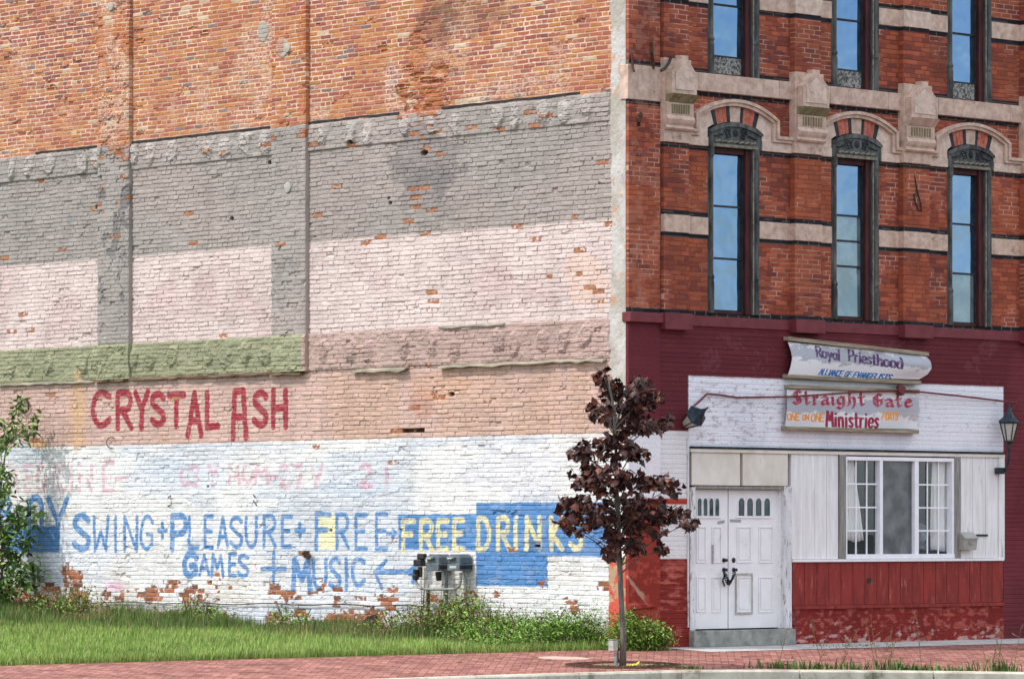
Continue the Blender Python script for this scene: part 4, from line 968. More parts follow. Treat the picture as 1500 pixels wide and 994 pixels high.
# door frame
fr = MB().box(1.312, FX(1017.5), -.02, .2, .25, 2.38).build('door_frame', M['peel_jamb'], B, .005)
MB().box(FX(1147), 3.497, -.03, .2, .25, 2.405).build('jamb', M['peel_jamb'], fr, .005)
MB().box(FX(1144, .08), FX(1147)-.002, .05, .2, .25, 2.38).build('stop', M['white_paint'], fr, .004)
MB().box(FX(1017.5)+.002, FX(1147)-.004, -.005, .2, 2.355, 2.40).build('head', M['grey_wood'], fr, .004)
DY = .10
def door_leaf(p, q, panels, lights):
    x0, x1 = FX(p, DY), FX(q, DY)
    d = MB().box(x0, x1, DY, DY+.045, .265, 2.35).build('door', M['white_paint'], B, .004)
    for (a, y0, b, y1) in panels:
        xa, xb = FX(a, DY), FX(b, DY); za = F((a+b)/2, y0, DY)[1]; zb = F((a+b)/2, y1, DY)[1]
        mb = MB(); t = .022
        mb.box(xa, xb, DY-.014, DY-.001, za-t, za).box(xa, xb, DY-.014, DY-.001, zb, zb+t).box(xa, xa+t, DY-.014, DY-.001, zb+t, za-t).box(xb-t, xb, DY-.014, DY-.001, zb+t, za-t)
        mb.box(xa+.045, xb-.045, DY-.010, DY-.001, zb+.045, za-.045)
        mb.build('door_panel', M['white_paint'], d, .004)
    a, b, y0, y1, n = lights
    xa, xb = FX(a, DY), FX(b, DY); za = F((a+b)/2, y0, DY)[1]; zb = F((a+b)/2, y1, DY)[1]; w = (xb-xa)/n
    for k in range(n):
        xm = xa+w*(k+.5); hw = w*.36
        pts = [(xm-hw, zb), (xm-hw, za-hw)]+[(xm-hw*math.cos(t*math.pi/10), za-hw+hw*1.15*math.sin(t*math.pi/10)) for t in range(1, 10)]+[(xm+hw, za-hw), (xm+hw, zb)]
        MB().prism(pts, DY-.004, DY-.001).build('door_light', M['door_light'], d)
        o2 = [(xm+(x-xm)*1.28, z if abs(z-zb) < 1e-6 else zb+(z-zb)*1.07) for x, z in pts]
        n_ = len(pts); vs = [(x, DY-.016, z) for x, z in o2]+[(x, DY-.016, z) for x, z in pts]+[(x, DY-.001, z) for x, z in o2]+[(x, DY-.001, z) for x, z in pts]; fs = []
        for q_ in range(n_-1): fs += [(q_, q_+1, n_+q_+1, n_+q_), (q_, 2*n_+q_, 2*n_+q_+1, q_+1), (n_+q_, n_+q_+1, 3*n_+q_+1, 3*n_+q_)]
        MB().add(vs, fs).build('light_moulding', M['white_paint'], d)
    MB().box(xa-.02, xb+.02, DY-.02, DY-.001, zb-.035, zb-.005).build('light_sill', M['white_paint'], d, .003)
    return d
rows = ((770.5, 824), (844, 896.5))
dl = door_leaf(1017, 1066, [(1019.5, a, 1034, b) for a, b in rows]+[(1042.5, a, 1056.5, b) for a, b in rows], (1019.5, 1054, 730, 755, 4))
dr = door_leaf(1067.5, 1143.5, [(1079, a, 1100, b) for a, b in rows]+[(1111, a, 1132, b) for a, b in rows], (1079, 1129, 730, 755, 4))
def fz(px, py, y=DY): 
    x, z = F(px, py, y); return x, y, z
# door furniture
p = fz(1043, 811); MB().box(p[0]-.012, p[0]+.012, DY-.03, DY-.001, p[2]-.14, p[2]+.14).build('pull_bar', M['light_grey'], dl, .003)
for (px, py, d) in ((1060, 820, dl), (1060, 834, dl), (1074.5, 834, dr)):
    p = fz(px, py); MB().lathe((p[0], DY, p[2]), [(.034, -.002), (.034, -.010), (.016, -.016), (.014, -.04), (.024, -.05), (.024, -.066), (.010, -.074)], 12, 'y').build('door_handle', M['dark_iron'], d)
p = fz(1074.5, 820); MB().lathe((p[0], DY, p[2]), [(.04, -.001), (.04, -.006), (.03, -.008)], 12, 'y').build('lock_hole', M['dark_iron'], dr)
xa, xb = FX(1078.5, DY), FX(1099.5, DY); za, zb = F(1089, 842, DY)[1], F(1089, 896, DY)[1]
mb = MB(); t = .03
mb.box(xa-t, xb+t, DY-.020, DY-.0155, za, za+t).box(xa-t, xb+t, DY-.020, DY-.0155, zb-t, zb).box(xa-t, xa, DY-.020, DY-.0155, zb, za).box(xb, xb+t, DY-.020, DY-.0155, zb, za)
mb.build('tape_outline', M['light_grey'], dr)
mb = MB(); q = [fz(1051, 763), fz(1061, 761), fz(1061, 765.5), fz(1051, 767.5)]; mb.prism([(v[0], v[2]) for v in q][::-1], DY-.005, DY-.001); mb.build('grey_tape', M['tape'], dl)
mb = MB(); q = [fz(1069, 760), fz(1085, 760.5), fz(1085, 764.5), fz(1069, 764)]; mb.prism([(v[0], v[2]) for v in q][::-1], DY-.005, DY-.001); mb.build('grey_tape', M['tape'], dr)
# chain through the handles
ch = MB(); pa = Vector(fz(1060, 836, .02)); pb = Vector(fz(1075, 836, .02)); 
def chain(mb, pts, r=.014, wr=.006):
    pts = [Vector(p) for p in pts]
    for k in range(len(pts)-1):
        a, b = pts[k], pts[k+1]; d = (b-a).normalized(); s = d.cross(Vector((0, 1, 0))) if k % 2 else Vector((0, 1, 0)); s.normalize()
        c = (a+b)/2; h = (b-a).length*.68
        mb.tube([c+d*h*math.cos(t*6.2832/10)+s*r*math.sin(t*6.2832/10) for t in range(11)], wr, 5, False)
path = []
for k in range(15):
    t = k/14; p = pa.lerp(pb, t); p.z -= .20*math.sin(math.pi*t)**.8; path.append(p)
chain(ch, path)
path = [Vector(fz(1060+1.2*math.sin(k*.8), 838+k*2.0, .035)) for k in range(11)]; chain(ch, path)
path = []
for k in range(13):
    t = k/12; p = pa.lerp(pb, t); p.z -= .13*math.sin(math.pi*t)+.02; p.y -= .03; path.append(p)
chain(ch, path, .015, .007)
p = fz(1067, 850, .03); ch.box(p[0]-.03, p[0]+.03, .005, .035, p[2]-.05, p[2]+.01)
o = ch.build('chain', M['dark_iron'], None, org=pa); tag(o, 'heavy dark chain looped through the handles of the white double door', 'chain')

# white plank wall right of the door, red plank dado and painted brick base
def planks(x0, x1, z0, z1, w, y0, y1, name, mat, skip=None):
    mb = MB(); n = max(1, int(round((x1-x0)/w))); ww = (x1-x0)/n
    for k in range(n): mb.box(x0+k*ww+.004, x0+(k+1)*ww-.004, y0, y1, z0, z1)
    mb.box(x0, x1, y1-.004, y1+.01, z0, z1)
    return mb.build(name, mat, B, .004)
planks(3.50, FX(1228)-.01, 1.30, 2.898, .29, -.01, .06, 'plank_wall', M['white_board'])
planks(FX(1405)+.005, 8.30, 1.30, 2.898, .27, -.01, .06, 'plank_wall', M['white_board'])
MB().box(8.302, 8.44, -.03, .08, 1.28, 2.898).build('corner_board', M['white_board'], B, .005)
MB().box(3.50, 8.40, -.055, .08, 1.255, 1.296).build('sill_board', M['white_paint'], B, .005)
planks(3.52, 8.42, .59, 1.252, .27, -.015, .06, 'dado', M['red_board'])
MB().box(3.52, 8.43, -.04, .06, .535, .588).build('dado_rail', M['red_board'], B, .005)
p = F(1272, 850); MB().lathe((p[0], -.016, p[1]), [(.045, .0), (.05, -.006), (.03, -.008)], 10, 'y').build('dado_hole', M['dark_iron'], B)
u = np.arange(0, 4.92, .0145); v = np.arange(0, .536, .0095); X, Z = np.meshgrid(u+3.52, v)
i, j, fu, fv, m, H, C, (a, b, n1, n2) = front_relief(X, Z, 491, rows=[])
C = mixa(lin((110, 34, 29))*np.ones(X.shape+(3,)), lin((142, 46, 39)), n1)
C = mixa(C, lin((206, 120, 104)), sst(.5, .66, fbm(X*11, Z*20, 493, 5))*.38)
C = mixa(C, lin((206, 178, 172)), sst(.57, .70, fbm(X*9, Z*16, 495, 5)+.7*(.10-Z))*.6)
hf_mesh('base_course', (3.52, -.005, 0), (1, 0, 0), (0, -1, 0), u, v, H, C, M['front'], B, skirt=.1)
for k in range(4): MB().box(3.50, 3.62, -.03, .05, .06+k*.12, .12+k*.12).build('toothed_brick', M['maroon'], B, .006)

# shop window
wx0, wx1, wz0, wz1 = FX(1237), FX(1396.5), 1.30, 2.88
sw_ = MB().box(wx0, wx1, -.02, .10, wz1-.06, wz1).box(wx0, wx1, -.03, .10, wz0, wz0+.07).box(wx0, wx0+.045, -.02, .10, wz0+.07, wz1-.06).box(wx1-.05, wx1, -.02, .10, wz0+.07, wz1-.06).build('shop_window', M['vinyl'], B, .004)
third = [(FX(1240.5), FX(1288)), (FX(1292.5), FX(1339)), (FX(1345), FX(1393))]
for k in (0, 1):
    a, b = third[k][1], third[k+1][0]; MB().box(a, b, -.015, .09, wz0+.07, wz1-.06).build('mullion', M['vinyl'], sw_, .004)
for k, (a, b) in enumerate(third):
    z0, z1 = wz0+.072, wz1-.062
    MB().box(a+.001, b-.001, .05, .056, z0, z1).build('pane', M['screen_pane' if k == 1 else 'shop_pane'], sw_)
    if k != 1:
        mb = MB()
        for q in (1, 2): x = a+(b-a)*q/3; mb.box(x-.012, x+.012, .034, .048, z0, z1)
        for q in (1, 2, 3):
            z = z0+(z1-z0)*q/4
            for s in range(3): mb.box(a+(b-a)*s/3+.013, a+(b-a)*(s+1)/3-.013, .034, .048, z-.011, z+.011)
        mb.build('grille', M['vinyl'], sw_)
MB().box(FX(1228), wx0-.002, -.04, .08, 1.30, 2.90).build('side_board', M['grey_wood'], sw_, .005)
MB().box(wx1+.002, FX(1405), -.04, .08, 1.30, 2.90).build('side_board', M['grey_wood'], sw_, .005)

def curtain(pts_top, pts_bot, y, label):
    (xa, za), (xb, _) = pts_top; (xc0, zc), (xd, _) = pts_bot
    n, mrows = 60, 14; vs = []; fs = []
    for r_ in range(mrows+1):
        t = r_/mrows
        for k in range(n+1):
            s = k/n; x = (xa+(xb-xa)*s)*(1-t)+(xc0+(xd-xc0)*s)*t
            vs.append((x, y+.03*math.sin(s*34+1.2*math.sin(t*3))*(.5+.5*t)+.012*math.sin(s*71), za+(zc-za)*t+.015*math.sin(s*9)*t))
    for r_ in range(mrows):
        for k in range(n): a = r_*(n+1)+k; fs.append((a, a+1, a+n+2, a+n+1))
    o = MB().add(vs, fs).build('curtain', M['curtain'], None, smooth=True, org=(xa, y, za))
    m = o.modifiers.new('cloth', 'SOLIDIFY'); m.thickness = .004
    return tag(o, label, 'curtain')
cy = .16
curtain([F(1237, 672, cy), F(1250, 672, cy)], [F(1238, 792, cy), F(1266, 792, cy)], cy, 'white curtain pulled to the left edge of the shop window')
curtain([F(1366, 672, cy), F(1397, 672, cy)], [F(1364, 806, cy), F(1397, 806, cy)], cy, 'wide white curtain hanging behind the right sash of the shop window')
# cloth heap on the inside sill
c = F(1352, 790, .35); n = 24; vs = []; fs = []
for r_ in range(n+1):
    for k in range(n):
        th = r_/n*math.pi; ph = 2*math.pi*k/n; q = 1+.35*math.sin(ph*3+th*5)*math.sin(th)+.18*math.sin(ph*7+2)
        vs.append((c[0]+.30*q*math.sin(th)*math.cos(ph), .42+.16*q*math.sin(th)*math.sin(ph), c[1]+.22*math.cos(th)*(1+.2*math.sin(ph*4))))
for r_ in range(n):
    for k in range(n): fs.append((r_*n+k, r_*n+(k+1) % n, (r_+1)*n+(k+1) % n, (r_+1)*n+k))
o = MB().add(vs, fs).build('cloth_heap', M['cloth_blue'], None, smooth=True, org=(c[0], .42, c[1])); tag(o, 'pale blue and white cloth heap lying inside the shop window bottom', 'cloth')
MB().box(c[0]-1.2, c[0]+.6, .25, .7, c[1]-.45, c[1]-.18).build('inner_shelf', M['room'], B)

# ================================================================== GROUND
def sheet(name, xs, ys, zf, mat, kind='structure'):
    xs = np.asarray(xs, float); ys = np.asarray(ys, float); XX, YY = np.meshgrid(xs, ys); ZZ = zf(XX, YY)
    idx = np.arange(XX.size).reshape(XX.shape)
    q = np.stack([idx[:-1, :-1], idx[:-1, 1:], idx[1:, 1:], idx[1:, :-1]], -1).reshape(-1, 4)
    o = new_obj(name, raw_mesh(name, np.stack([XX, YY, ZZ], -1).reshape(-1, 3), q, smooth=True), mat)
    return tag(o, kind=kind)
kerb_pts = [(-90, -3.9), (-7.7, -3.88), (-6.4, -3.86), (-4.6, -3.90), (-3.0, -4.02), (-1.8, -4.30), (-.6, -4.80), (.6, -5.40), (1.8, -6.08), (3.2, -6.75), (5.0, -7.2), (9.0, -7.4), (90, -7.4)]
kx = np.array([p[0] for p in kerb_pts]); ky = np.array([p[1] for p in kerb_pts])
def kerb_y(x): return np.interp(x, kx, ky)
def walk_z(y): return .04*np.minimum(y, 0)
tag(sheet('ground', np.linspace(-3000, 3000, 41), np.linspace(-3000, 3000, 41), lambda x, y: 0*x-.75, M['far_ground']), kind='structure')
def lawn_z(x, y): return .016*np.clip(y, 0, 17)+.03*(vnoise(x*.6, y*.6, 500)-.5)*np.clip(y, 0, 1)-.01
sheet('lawn_soil', np.linspace(-60, -.02, 240), np.linspace(0, 40, 160), lawn_z, M['soil'])
xs = np.unique(np.concatenate([np.linspace(-90, 90, 91), np.linspace(-12, 12, 121)]))
def grid_strip(name, f0, f1, n, zf, mat):
    t = np.linspace(0, 1, n+1)[:, None]; XX = np.repeat(xs[None], n+1, 0); YY = f0(xs)[None]*(1-t)+f1(xs)[None]*t
    ZZ = zf(XX, YY, t); idx = np.arange(XX.size).reshape(XX.shape)
    q = np.stack([idx[:-1, :-1], idx[1:, :-1], idx[1:, 1:], idx[:-1, 1:]], -1).reshape(-1, 4)
    return tag(new_obj(name, raw_mesh(name, np.stack([XX, YY, ZZ], -1).reshape(-1, 3), q, smooth=True), mat), kind='structure')
grid_strip('brick_sidewalk', lambda x: 0*x+.0, lambda x: kerb_y(x)+.0, 8, lambda X_, Y_, t: walk_z(Y_), M['paver'])
grid_strip('street', lambda x: kerb_y(x)-.15, lambda x: 0*x-70, 10, lambda X_, Y_, t: np.where(t < .01, walk_z(Y_)-.13, -.42+.0*Y_), M['asphalt'])
# kerb: a run of stones
cum = []; px_ = -30.0; rs = random.Random(3)
km = MB()
def kerb_pt(x, off): 
    d = (kerb_y(x+.05)-kerb_y(x-.05))/.1; n = np.array([d, -1.0])/math.hypot(d, 1); return x+n[0]*off, kerb_y(x)+n[1]*off
xx = list(np.arange(-30, 30, .3)); stone = 0
for k in range(0, len(xx)-6, 6):
    seg = xx[k:k+7]; a0 = []; 
    for n_, x in enumerate(seg):
        xq = x+(.012 if n_ == 0 else (-.012 if n_ == 6 else 0))
        p0 = kerb_pt(xq, -.0); p1 = kerb_pt(xq, .15); z = float(walk_z(p0[1]))+.012+.004*math.sin(k)
        a0.append([(p0[0], p0[1], z-.25), (p0[0], p0[1], z), (p1[0]-.0, p1[1]+.02, z-.004), (p1[0], p1[1], z-.03), (p1[0], p1[1], z-.45)])
    vs = [p for r_ in a0 for p in r_]; fs = []
    for n_ in range(6):
        for q in range(4): fs.append((n_*5+q, n_*5+q+1, (n_+1)*5+q+1, (n_+1)*5+q))
    fs += [(0, 1, 2, 3, 4), (34, 33, 32, 31, 30)]
    km.add(vs, fs)
tag(km.build('kerb', M['kerb'], None), kind='structure')
# concrete apron along the front wall
def apron_edge(x): return -.28-.05*x
mb = MB()
for (a, b) in ((.75, 3.2), (3.22, 6.2), (6.22, 10.5)):
    mb.add([(a, -.001, .006), (b, -.001, .006), (b, -1.0, -.034), (a, -1.0, -.034)], [(3, 2, 1, 0)])
tag(mb.build('apron', M['apron'], None), kind='structure')

# ================================================================== THINGS ON THE WALLS
def front_sign(name, zl, zr, ztop, zbot, bulge, paintf, label, battens):
    """vinyl banner between two battens; coordinates as read off an enlarged view of the sign"""
    nx, ny = 420, 130
    s = np.linspace(0, 1, nx)[None, :]; t = np.linspace(0, 1, ny)[:, None]
    def curve(pts): 
        tt = np.array([p[0] for p in pts]); return np.interp(t, tt, [p[1] for p in pts]), np.interp(t, tt, [p[2] for p in pts])
    lx, ly = curve(zl); rx, ry = curve(zr)
    QX = lx*(1-s)+rx*s; QY = ly*(1-s)+ry*s
    out = .085+bulge(s, t)
    pxx = 1130+QX/6.2125; pyy = 480+QY/6.2125
    k = (pxx-750)/FOC; dx = UX+k*RX; dy = UY+k*RY; tt = (-.085-CY)/dy
    Xw = CX+tt*dx; Zw = EYE+tt*(-(pyy-HOR)/FOC)
    C = paintf(QX, QY)
    co = np.stack([Xw, -out+0*Xw, Zw], -1).reshape(-1, 3)
    org = np.array([co[:, 0].mean(), 0, co[:, 2].mean()])
    root = thing(name, org, label, 'sign')
    idx = np.arange(nx*ny).reshape(ny, nx); q = np.stack([idx[:-1, :-1], idx[1:, :-1], idx[1:, 1:], idx[:-1, 1:]], -1).reshape(-1, 4)
    ban = new_obj('banner', raw_mesh('banner', co-org, q, C.reshape(-1, 3), True), M['sign'], root)
    m = ban.modifiers.new('thick', 'SOLIDIFY'); m.thickness = .004; m.offset = -1
    for (p, q_) in battens:
        (ax, ay), (bx, by) = p, q_
        A = F(1130+ax/6.2125, 480+ay/6.2125, -.06); Bq = F(1130+bx/6.2125, 480+by/6.2125, -.06)
        mb = MB(); h = .030
        d = Vector((Bq[0]-A[0], 0, Bq[1]-A[1])).normalized(); n = Vector((-d.z, 0, d.x))
        mb.prism([(A[0]+n.x*h, A[1]+n.z*h), (A[0]-n.x*h, A[1]-n.z*h), (Bq[0]-n.x*h, Bq[1]-n.z*h), (Bq[0]+n.x*h, Bq[1]+n.z*h)], -.13, -.012)
        mb.build('batten', M['batten'], root, .006)
    return root
def worn(C, QX, QY, seed, bandf):
    n = fbm(QX*.012, QY*.02, seed, 5); n3 = fbm(QX*.09, QY*.09, seed+1, 4)
    g = sst(-.02, .03, bandf+(n-.5)*.55+(n3-.5)*.28)
    return mixa(C, lin((172, 174, 180))*np.ones(QX.shape+(3,)), g)
def ink(C, QX, QY, segs, r, col, wear=.0, nib=None, seed=0):
    if nib is not None:
        D = np.minimum.reduce([seg_dist(QX, QY, [((a[0]+nib[0]*k, a[1]+nib[1]*k), (b[0]+nib[0]*k, b[1]+nib[1]*k)) for a, b in segs]) for k in (-1, -.5, 0, .5, 1)])
    else: D = seg_dist(QX, QY, segs)
    a = sst(r+1.2, r-1.2, D)*(1-wear*sst(.52, .62, fbm(QX*.07, QY*.09, seed, 3)))
    return mixa(C, lin(col)*np.ones(QX.shape+(3,)), a)
def paint_upper(QX, QY):
    C = lin((222, 221, 220))*np.ones(QX.shape+(3,))
    yy = QY-(QX-150)*.09
    C = worn(C, QX, QY, 601, .34-np.abs((yy-215)/95)*.42+np.where(QX > 1150, .05, 0)+np.where((QX > 700) & (QX < 760), .05, 0)-.06)
    sl = .118
    s1 = text_segs('Royal', 398, 612, 168, 92, slope=.17, shear=.03, gap=.22)
    s2 = text_segs('Priesthood', 700, 1150, 200, 98, slope=.165, shear=.0, gap=.22)
    C = ink(C, QX, QY, s1+s2, 6.5, (84, 52, 98), .35, nib=(4, 1), seed=605)
    s3 = text_segs('ALLIANCE OF EVANGELISTS', 420, 1075, 374, 50, slope=.082, shear=.35, gap=.30)
    return ink(C, QX, QY, s3, 4.4, (30, 104, 170), .3, nib=(2.5, .5), seed=607)
front_sign('banner_sign', [(0, 150, 128), (.25, 163, 205), (.5, 168, 270), (.75, 156, 350), (1, 136, 432)], [(0, 1400, 250), (.3, 1416, 300), (.6, 1418, 370), (.8, 1390, 425), (1, 1325, 470)], None, None,
           lambda s, t: .05*np.sin(s*7+1)*(t*.8)+.09*np.exp(-((s-.86)/.16)**2)*np.sin(np.clip(t, 0, 1)*math.pi)**1.5+.03*np.sin(t*math.pi),
           paint_upper, 'upper curling banner reading Royal Priesthood in purple letters, between two grey battens',
           [((128, 98), (1405, 240)), ((118, 440), (1335, 500))])
def paint_lower(QX, QY):
    C = lin((220, 219, 218))*np.ones(QX.shape+(3,))
    C = worn(C, QX, QY, 611, .30-np.abs((QY-700-.03*(QX-150))/80)*.36+np.where((QX > 1200), .14, 0))
    s1 = text_segs('Straight', 186, 848, 572, 120, slope=.02, gap=.2, fonts=(BLK, BLK)); s2 = text_segs('Gate', 922, 1280, 602, 112, slope=.02, gap=.24, fonts=(BLK, BLK))
    C = ink(C, QX, QY, s1+s2, 4.2, (168, 34, 62), .3, nib=(8.5, -6.5), seed=615)
    s3 = text_segs('Ministries', 505, 968, 757, 138, slope=.028, gap=.34)
    C = ink(C, QX, QY, s3, 7.5, (150, 30, 62), .06, nib=(4.5, 0), seed=617)
    s4 = text_segs('ONE', 138, 250, 780, 58, gap=.3)+text_segs('ON', 284, 340, 790, 46, gap=.3, shear=-.08)+text_segs('ONE', 366, 482, 784, 66, gap=.3)
    C = ink(C, QX, QY, s4, 6.2, (232, 152, 62), .05, seed=619)
    s5 = text_segs('7-DAYS', 988, 1148, 768, 64, slope=.02, gap=.32)
    C = ink(C, QX, QY, s5, 6.6, (236, 160, 66), .0, seed=621)
    fz_ = []; rs = random.Random(4)
    for y in (780, 822):
        x = 1190
        while x < 1318: w = rs.uniform(6, 14); fz_.append(((x, y+rs.uniform(-8, 8)), (x+w*.5, y+rs.uniform(-10, 10)))); x += w+5
    return ink(C, QX, QY, fz_, 3.5, (238, 190, 130), .3, seed=623)
front_sign('banner_sign', [(0, 140, 560), (.5, 132, 730), (1, 122, 900)], [(0, 1316, 590), (.3, 1332, 680), (.7, 1322, 800), (1, 1306, 920)], None, None,
           lambda s, t: .015*np.sin(t*math.pi)+.02*np.sin(s*9+t*3)*t+.05*np.exp(-((s-1)/.05)**2)*t,
           paint_lower, 'lower flat banner reading Straight Gate Ministries in red letters, above the white planks',
           [((135, 533), (1322, 578)), ((108, 912), (1315, 945))])
# Carriage lanterns
def lantern(loc, tilt, label, bracket):
    root = thing('wall_lantern', loc, label, 'lantern', 'carriage lanterns on the front wall')
    def six(prof, n=6, mb=None): return (mb or MB()).lathe((loc[0], loc[1], loc[2]), prof, n)
    six([(.0, .36), (.012, .35), (.02, .28), (.05, .20), (.10, .12), (.165, .06), (.17, .045), (.15, .04)]).build('lantern_roof', M['teal_metal'], root)
    mb = MB()
    for k in range(6):
        a = 2*math.pi*k/6; mb.tube([(loc[0]+.145*math.cos(a), loc[1]+.145*math.sin(a), loc[2]+.04), (loc[0]+.07*math.cos(a), loc[1]+.07*math.sin(a), loc[2]-.25)], .010, 5)
    mb.lathe(loc, [(.08, -.25), (.085, -.265), (.06, -.285), (.03, -.30)], 6).lathe(loc, [(.15, .02), (.155, .04), (.14, .045)], 6)
    mb.build('lantern_cage', M['black_metal'], root)
    six([(.135, .035), (.065, -.245)]).build('lantern_glass', M['frosted'], root)
    if bracket:
        mb = MB().tube([(loc[0], loc[1], loc[2]-.29), (loc[0], loc[1], loc[2]-.55), (loc[0]-.01, loc[1]+.06, loc[2]-.74)], [.028, .02, .02], 8).box(loc[0]-.05, loc[0]+.03, loc[1]+.07, -.005, loc[2]-.78, loc[2]-.68)
    else:
        mb = MB().tube([(loc[0], loc[1], loc[2]-.29), (loc[0], loc[1]+.02, loc[2]-.36)], [.028, .015], 8)
    mb.build('bracket', M['black_metal'], root)
    root.rotation_euler = tilt
    return root
a = F(1478, 622, -.24); lantern((a[0], -.24, a[1]), (0, 0, R(10)), 'upright carriage lantern hanging at the right end of the white panel', True)
a = F(1017, 611, -.20); lantern((a[0], -.20, a[1]+.0), (R(66), R(14), R(-12)), 'broken carriage lantern tipped forward at the left end of the white panel', False)
# maroon conduit along the white panel with its round box
root_p = F(1320, 571, -.15)
root = thing('conduit', (root_p[0], -.1, root_p[1]), 'thin maroon electrical conduit running across the white panel between the two lanterns', 'conduit')
pts = [(1012, 598, -.12), (1024, 588, -.06), (1036, 576.5, -.05), (1050, 577.5, -.05), (1080, 582, -.05), (1110, 581.5, -.06), (1150, 581, -.14), (1200, 578, -.16), (1260, 573.5, -.16), (1318, 571, -.15)]
MB().tube([(F(x, y, q)[0], q, F(x, y, q)[1]) for x, y, q in pts], .016, 6).build('pipe', M['conduit'], root)
pts = [(1322, 571, -.15), (1400, 579, -.10), (1460, 586, -.08), (1490, 590, -.10), (1480, 600, -.16)]
MB().tube([(F(x, y, q)[0], q, F(x, y, q)[1]) for x, y, q in pts], .016, 6).build('pipe', M['conduit'], root)
MB().lathe((root_p[0], -.15, root_p[1]), [(.0, -.04), (.07, -.04), (.085, -.02), (.085, .05), (.0, .06)], 12, 'y').build('junction_box', M['conduit'], root)
# downpipe-like white conduit left of the door
a = F(1010, 640, -.03); b = F(1010, 712, -.03)
o = MB().tube([(a[0]-.02, -.02, a[1]), (b[0]-.02, -.02, b[1]), (b[0]-.02, -.02, .3)], .016, 6).build('thin_pipe', M['peel_jamb'], None, org=(b[0], 0, b[1])); tag(o, 'thin white pipe running down the wall left of the double door', 'pipe')
# mailbox
p0 = F(1409, 780, -.09); p1 = F(1428, 805, -.09)
root = thing('mailbox', ((p0[0]+p1[0])/2, -.09, p1[1]), 'small grey mailbox on the white planks right of the shop window', 'mailbox')
MB().prism([(-.012, p1[1]), (-.13, p1[1]), (-.15, p0[1]-.09), (-.012, p0[1])], p0[0], p1[0], 'x').build('mailbox_body', M['grey_box'], root, .008)
MB().prism([(-.135, p0[1]-.10), (-.165, p0[1]-.10), (-.162, p0[1]-.075), (-.05, p0[1]+.012), (-.012, p0[1]+.012), (-.012, p0[1]+.002)], p0[0]-.008, p1[0]+.008, 'x').build('mailbox_lid', M['grey_box'], root, .005)
MB().tube([((p0[0]+p1[0])/2-.06, -.15, p1[1]+.12), ((p0[0]+p1[0])/2, -.165, p1[1]+.09), ((p0[0]+p1[0])/2+.06, -.15, p1[1]+.12)], .007, 5).build('mailbox_hook', M['galv'], root)
s0 = F(1430, 782, -.02); s1 = F(1447, 785, -.02)
o = MB().box(s0[0], s1[0], -.025, -.0105, s1[1], s0[1]).build('mail_slot', M['dark_iron'], B)

# iron bits on the front brickwork
def bar(name, pts, r, mat, label, cat, group=None, y=-.09):
    P_ = [(F(x, yy, y+(q if q else 0))[0], y+(q if q else 0), F(x, yy, y+(q if q else 0))[1]) for x, yy, q in pts]
    o = MB().tube(P_, r, 6).build(name, mat, None, org=P_[0]); return tag(o, label, cat, group)
g = 'iron hooks in the brick pier'
bar('iron_hook', [(926, 79, .01), (926.5, 90, 0), (927, 100, -.03), (929, 105, -.06)], .018, M['rust'], 'upper left rusty iron strap on the corner pier, above the stone block', 'hook', g, -.085)
bar('iron_hook', [(955, 62, .01), (955, 78, -.01), (957, 90, .01), (957, 101, .01)], .022, M['rust'], 'long rusty iron strap hanging at the right edge of the corner pier', 'hook', g, -.085)
bar('iron_hook', [(939, 166, 0), (939, 172, -.04), (936, 178, -.03), (936, 184, .01)], .026, M['rust'], 'stubby rusty hook on the corner pier below the stone block', 'hook', g, -.085)
bar('bent_pipe', [(968, 104, -.14), (974, 100, -.16), (980, 92, -.14), (983, 84, .0)], .025, M['dark_iron'], 'short bent black pipe over the first carved corbel', 'pipe', None, -.12)
bar('cable_loop', [(1339, 254, 0), (1341, 264, -.02), (1343, 276, -.02), (1349, 300, -.03), (1350, 310, -.02), (1346, 309, -.01), (1340, 294, -.03), (1339, 285, -.02), (1343, 283, -.03)], .010, M['dark_iron'], 'black cable loop hanging on the brick pilaster between the second and third windows', 'cable', None, -.095)
# anchor plates and bits on the side wall
def plate(px, py, x, r, label, mat):
    y, z = S(px, py, x); o = MB().lathe((x, y, z), [(r*.25, -.022), (r*.35, -.018), (r*.85, -.012), (r, -.004), (r, .02)], 18, 'x').build('anchor_plate', M[mat], None, org=(x, y, z))
    return tag(o, label, 'anchor plate', 'round iron wall anchors')
plate(162, 10, -.105, .075, 'round grey anchor plate high on the left brick pilaster', 'light_grey')
plate(421, 275, -.105, .085, 'round grey anchor plate on the grey painted second pilaster', 'light_grey')
plate(421, 71, -.105, .07, 'round anchor plate in the mortar patch of the second brick pilaster', 'light_grey')
def side_bar(name, pts, r, mat, label, cat, x=-.02, group=None):
    P_ = [(x-q, *S(a, b, x-q)) for a, b, q in pts]; o = MB().tube(P_, r, 6).build(name, mat, None, org=P_[0]); return tag(o, label, cat, group)
def ring(cx, cy, rx, ry, q=.03): return [(cx+rx*math.cos(t*6.2832/14), cy+ry*math.sin(t*6.2832/14), q) for t in range(15)]
side_bar('wall_ring', ring(36, 594, 6, 10), .018, M['rust'], 'rusty iron ring on the peach paint beside the leafy sapling', 'ring')
side_bar('wall_ring', ring(163, 648, 7, 8)[3:13], .008, M['dark_iron'], 'thin wire loop hanging at the edge of the peach and white paint', 'ring')
side_bar('wall_clip', [(246, 728, .0), (250, 725, .03), (251, 738, .03), (246, 741, .0)], .009, M['dark_iron'], 'small black wire clip on the white paint above PLEASURE', 'clip')
side_bar('wall_clip', [(371, 724, .0), (374, 728, .03), (371, 733, .02), (376, 740, .0)], .009, M['dark_iron'], 'bent black wire on the white paint above FREE', 'clip')
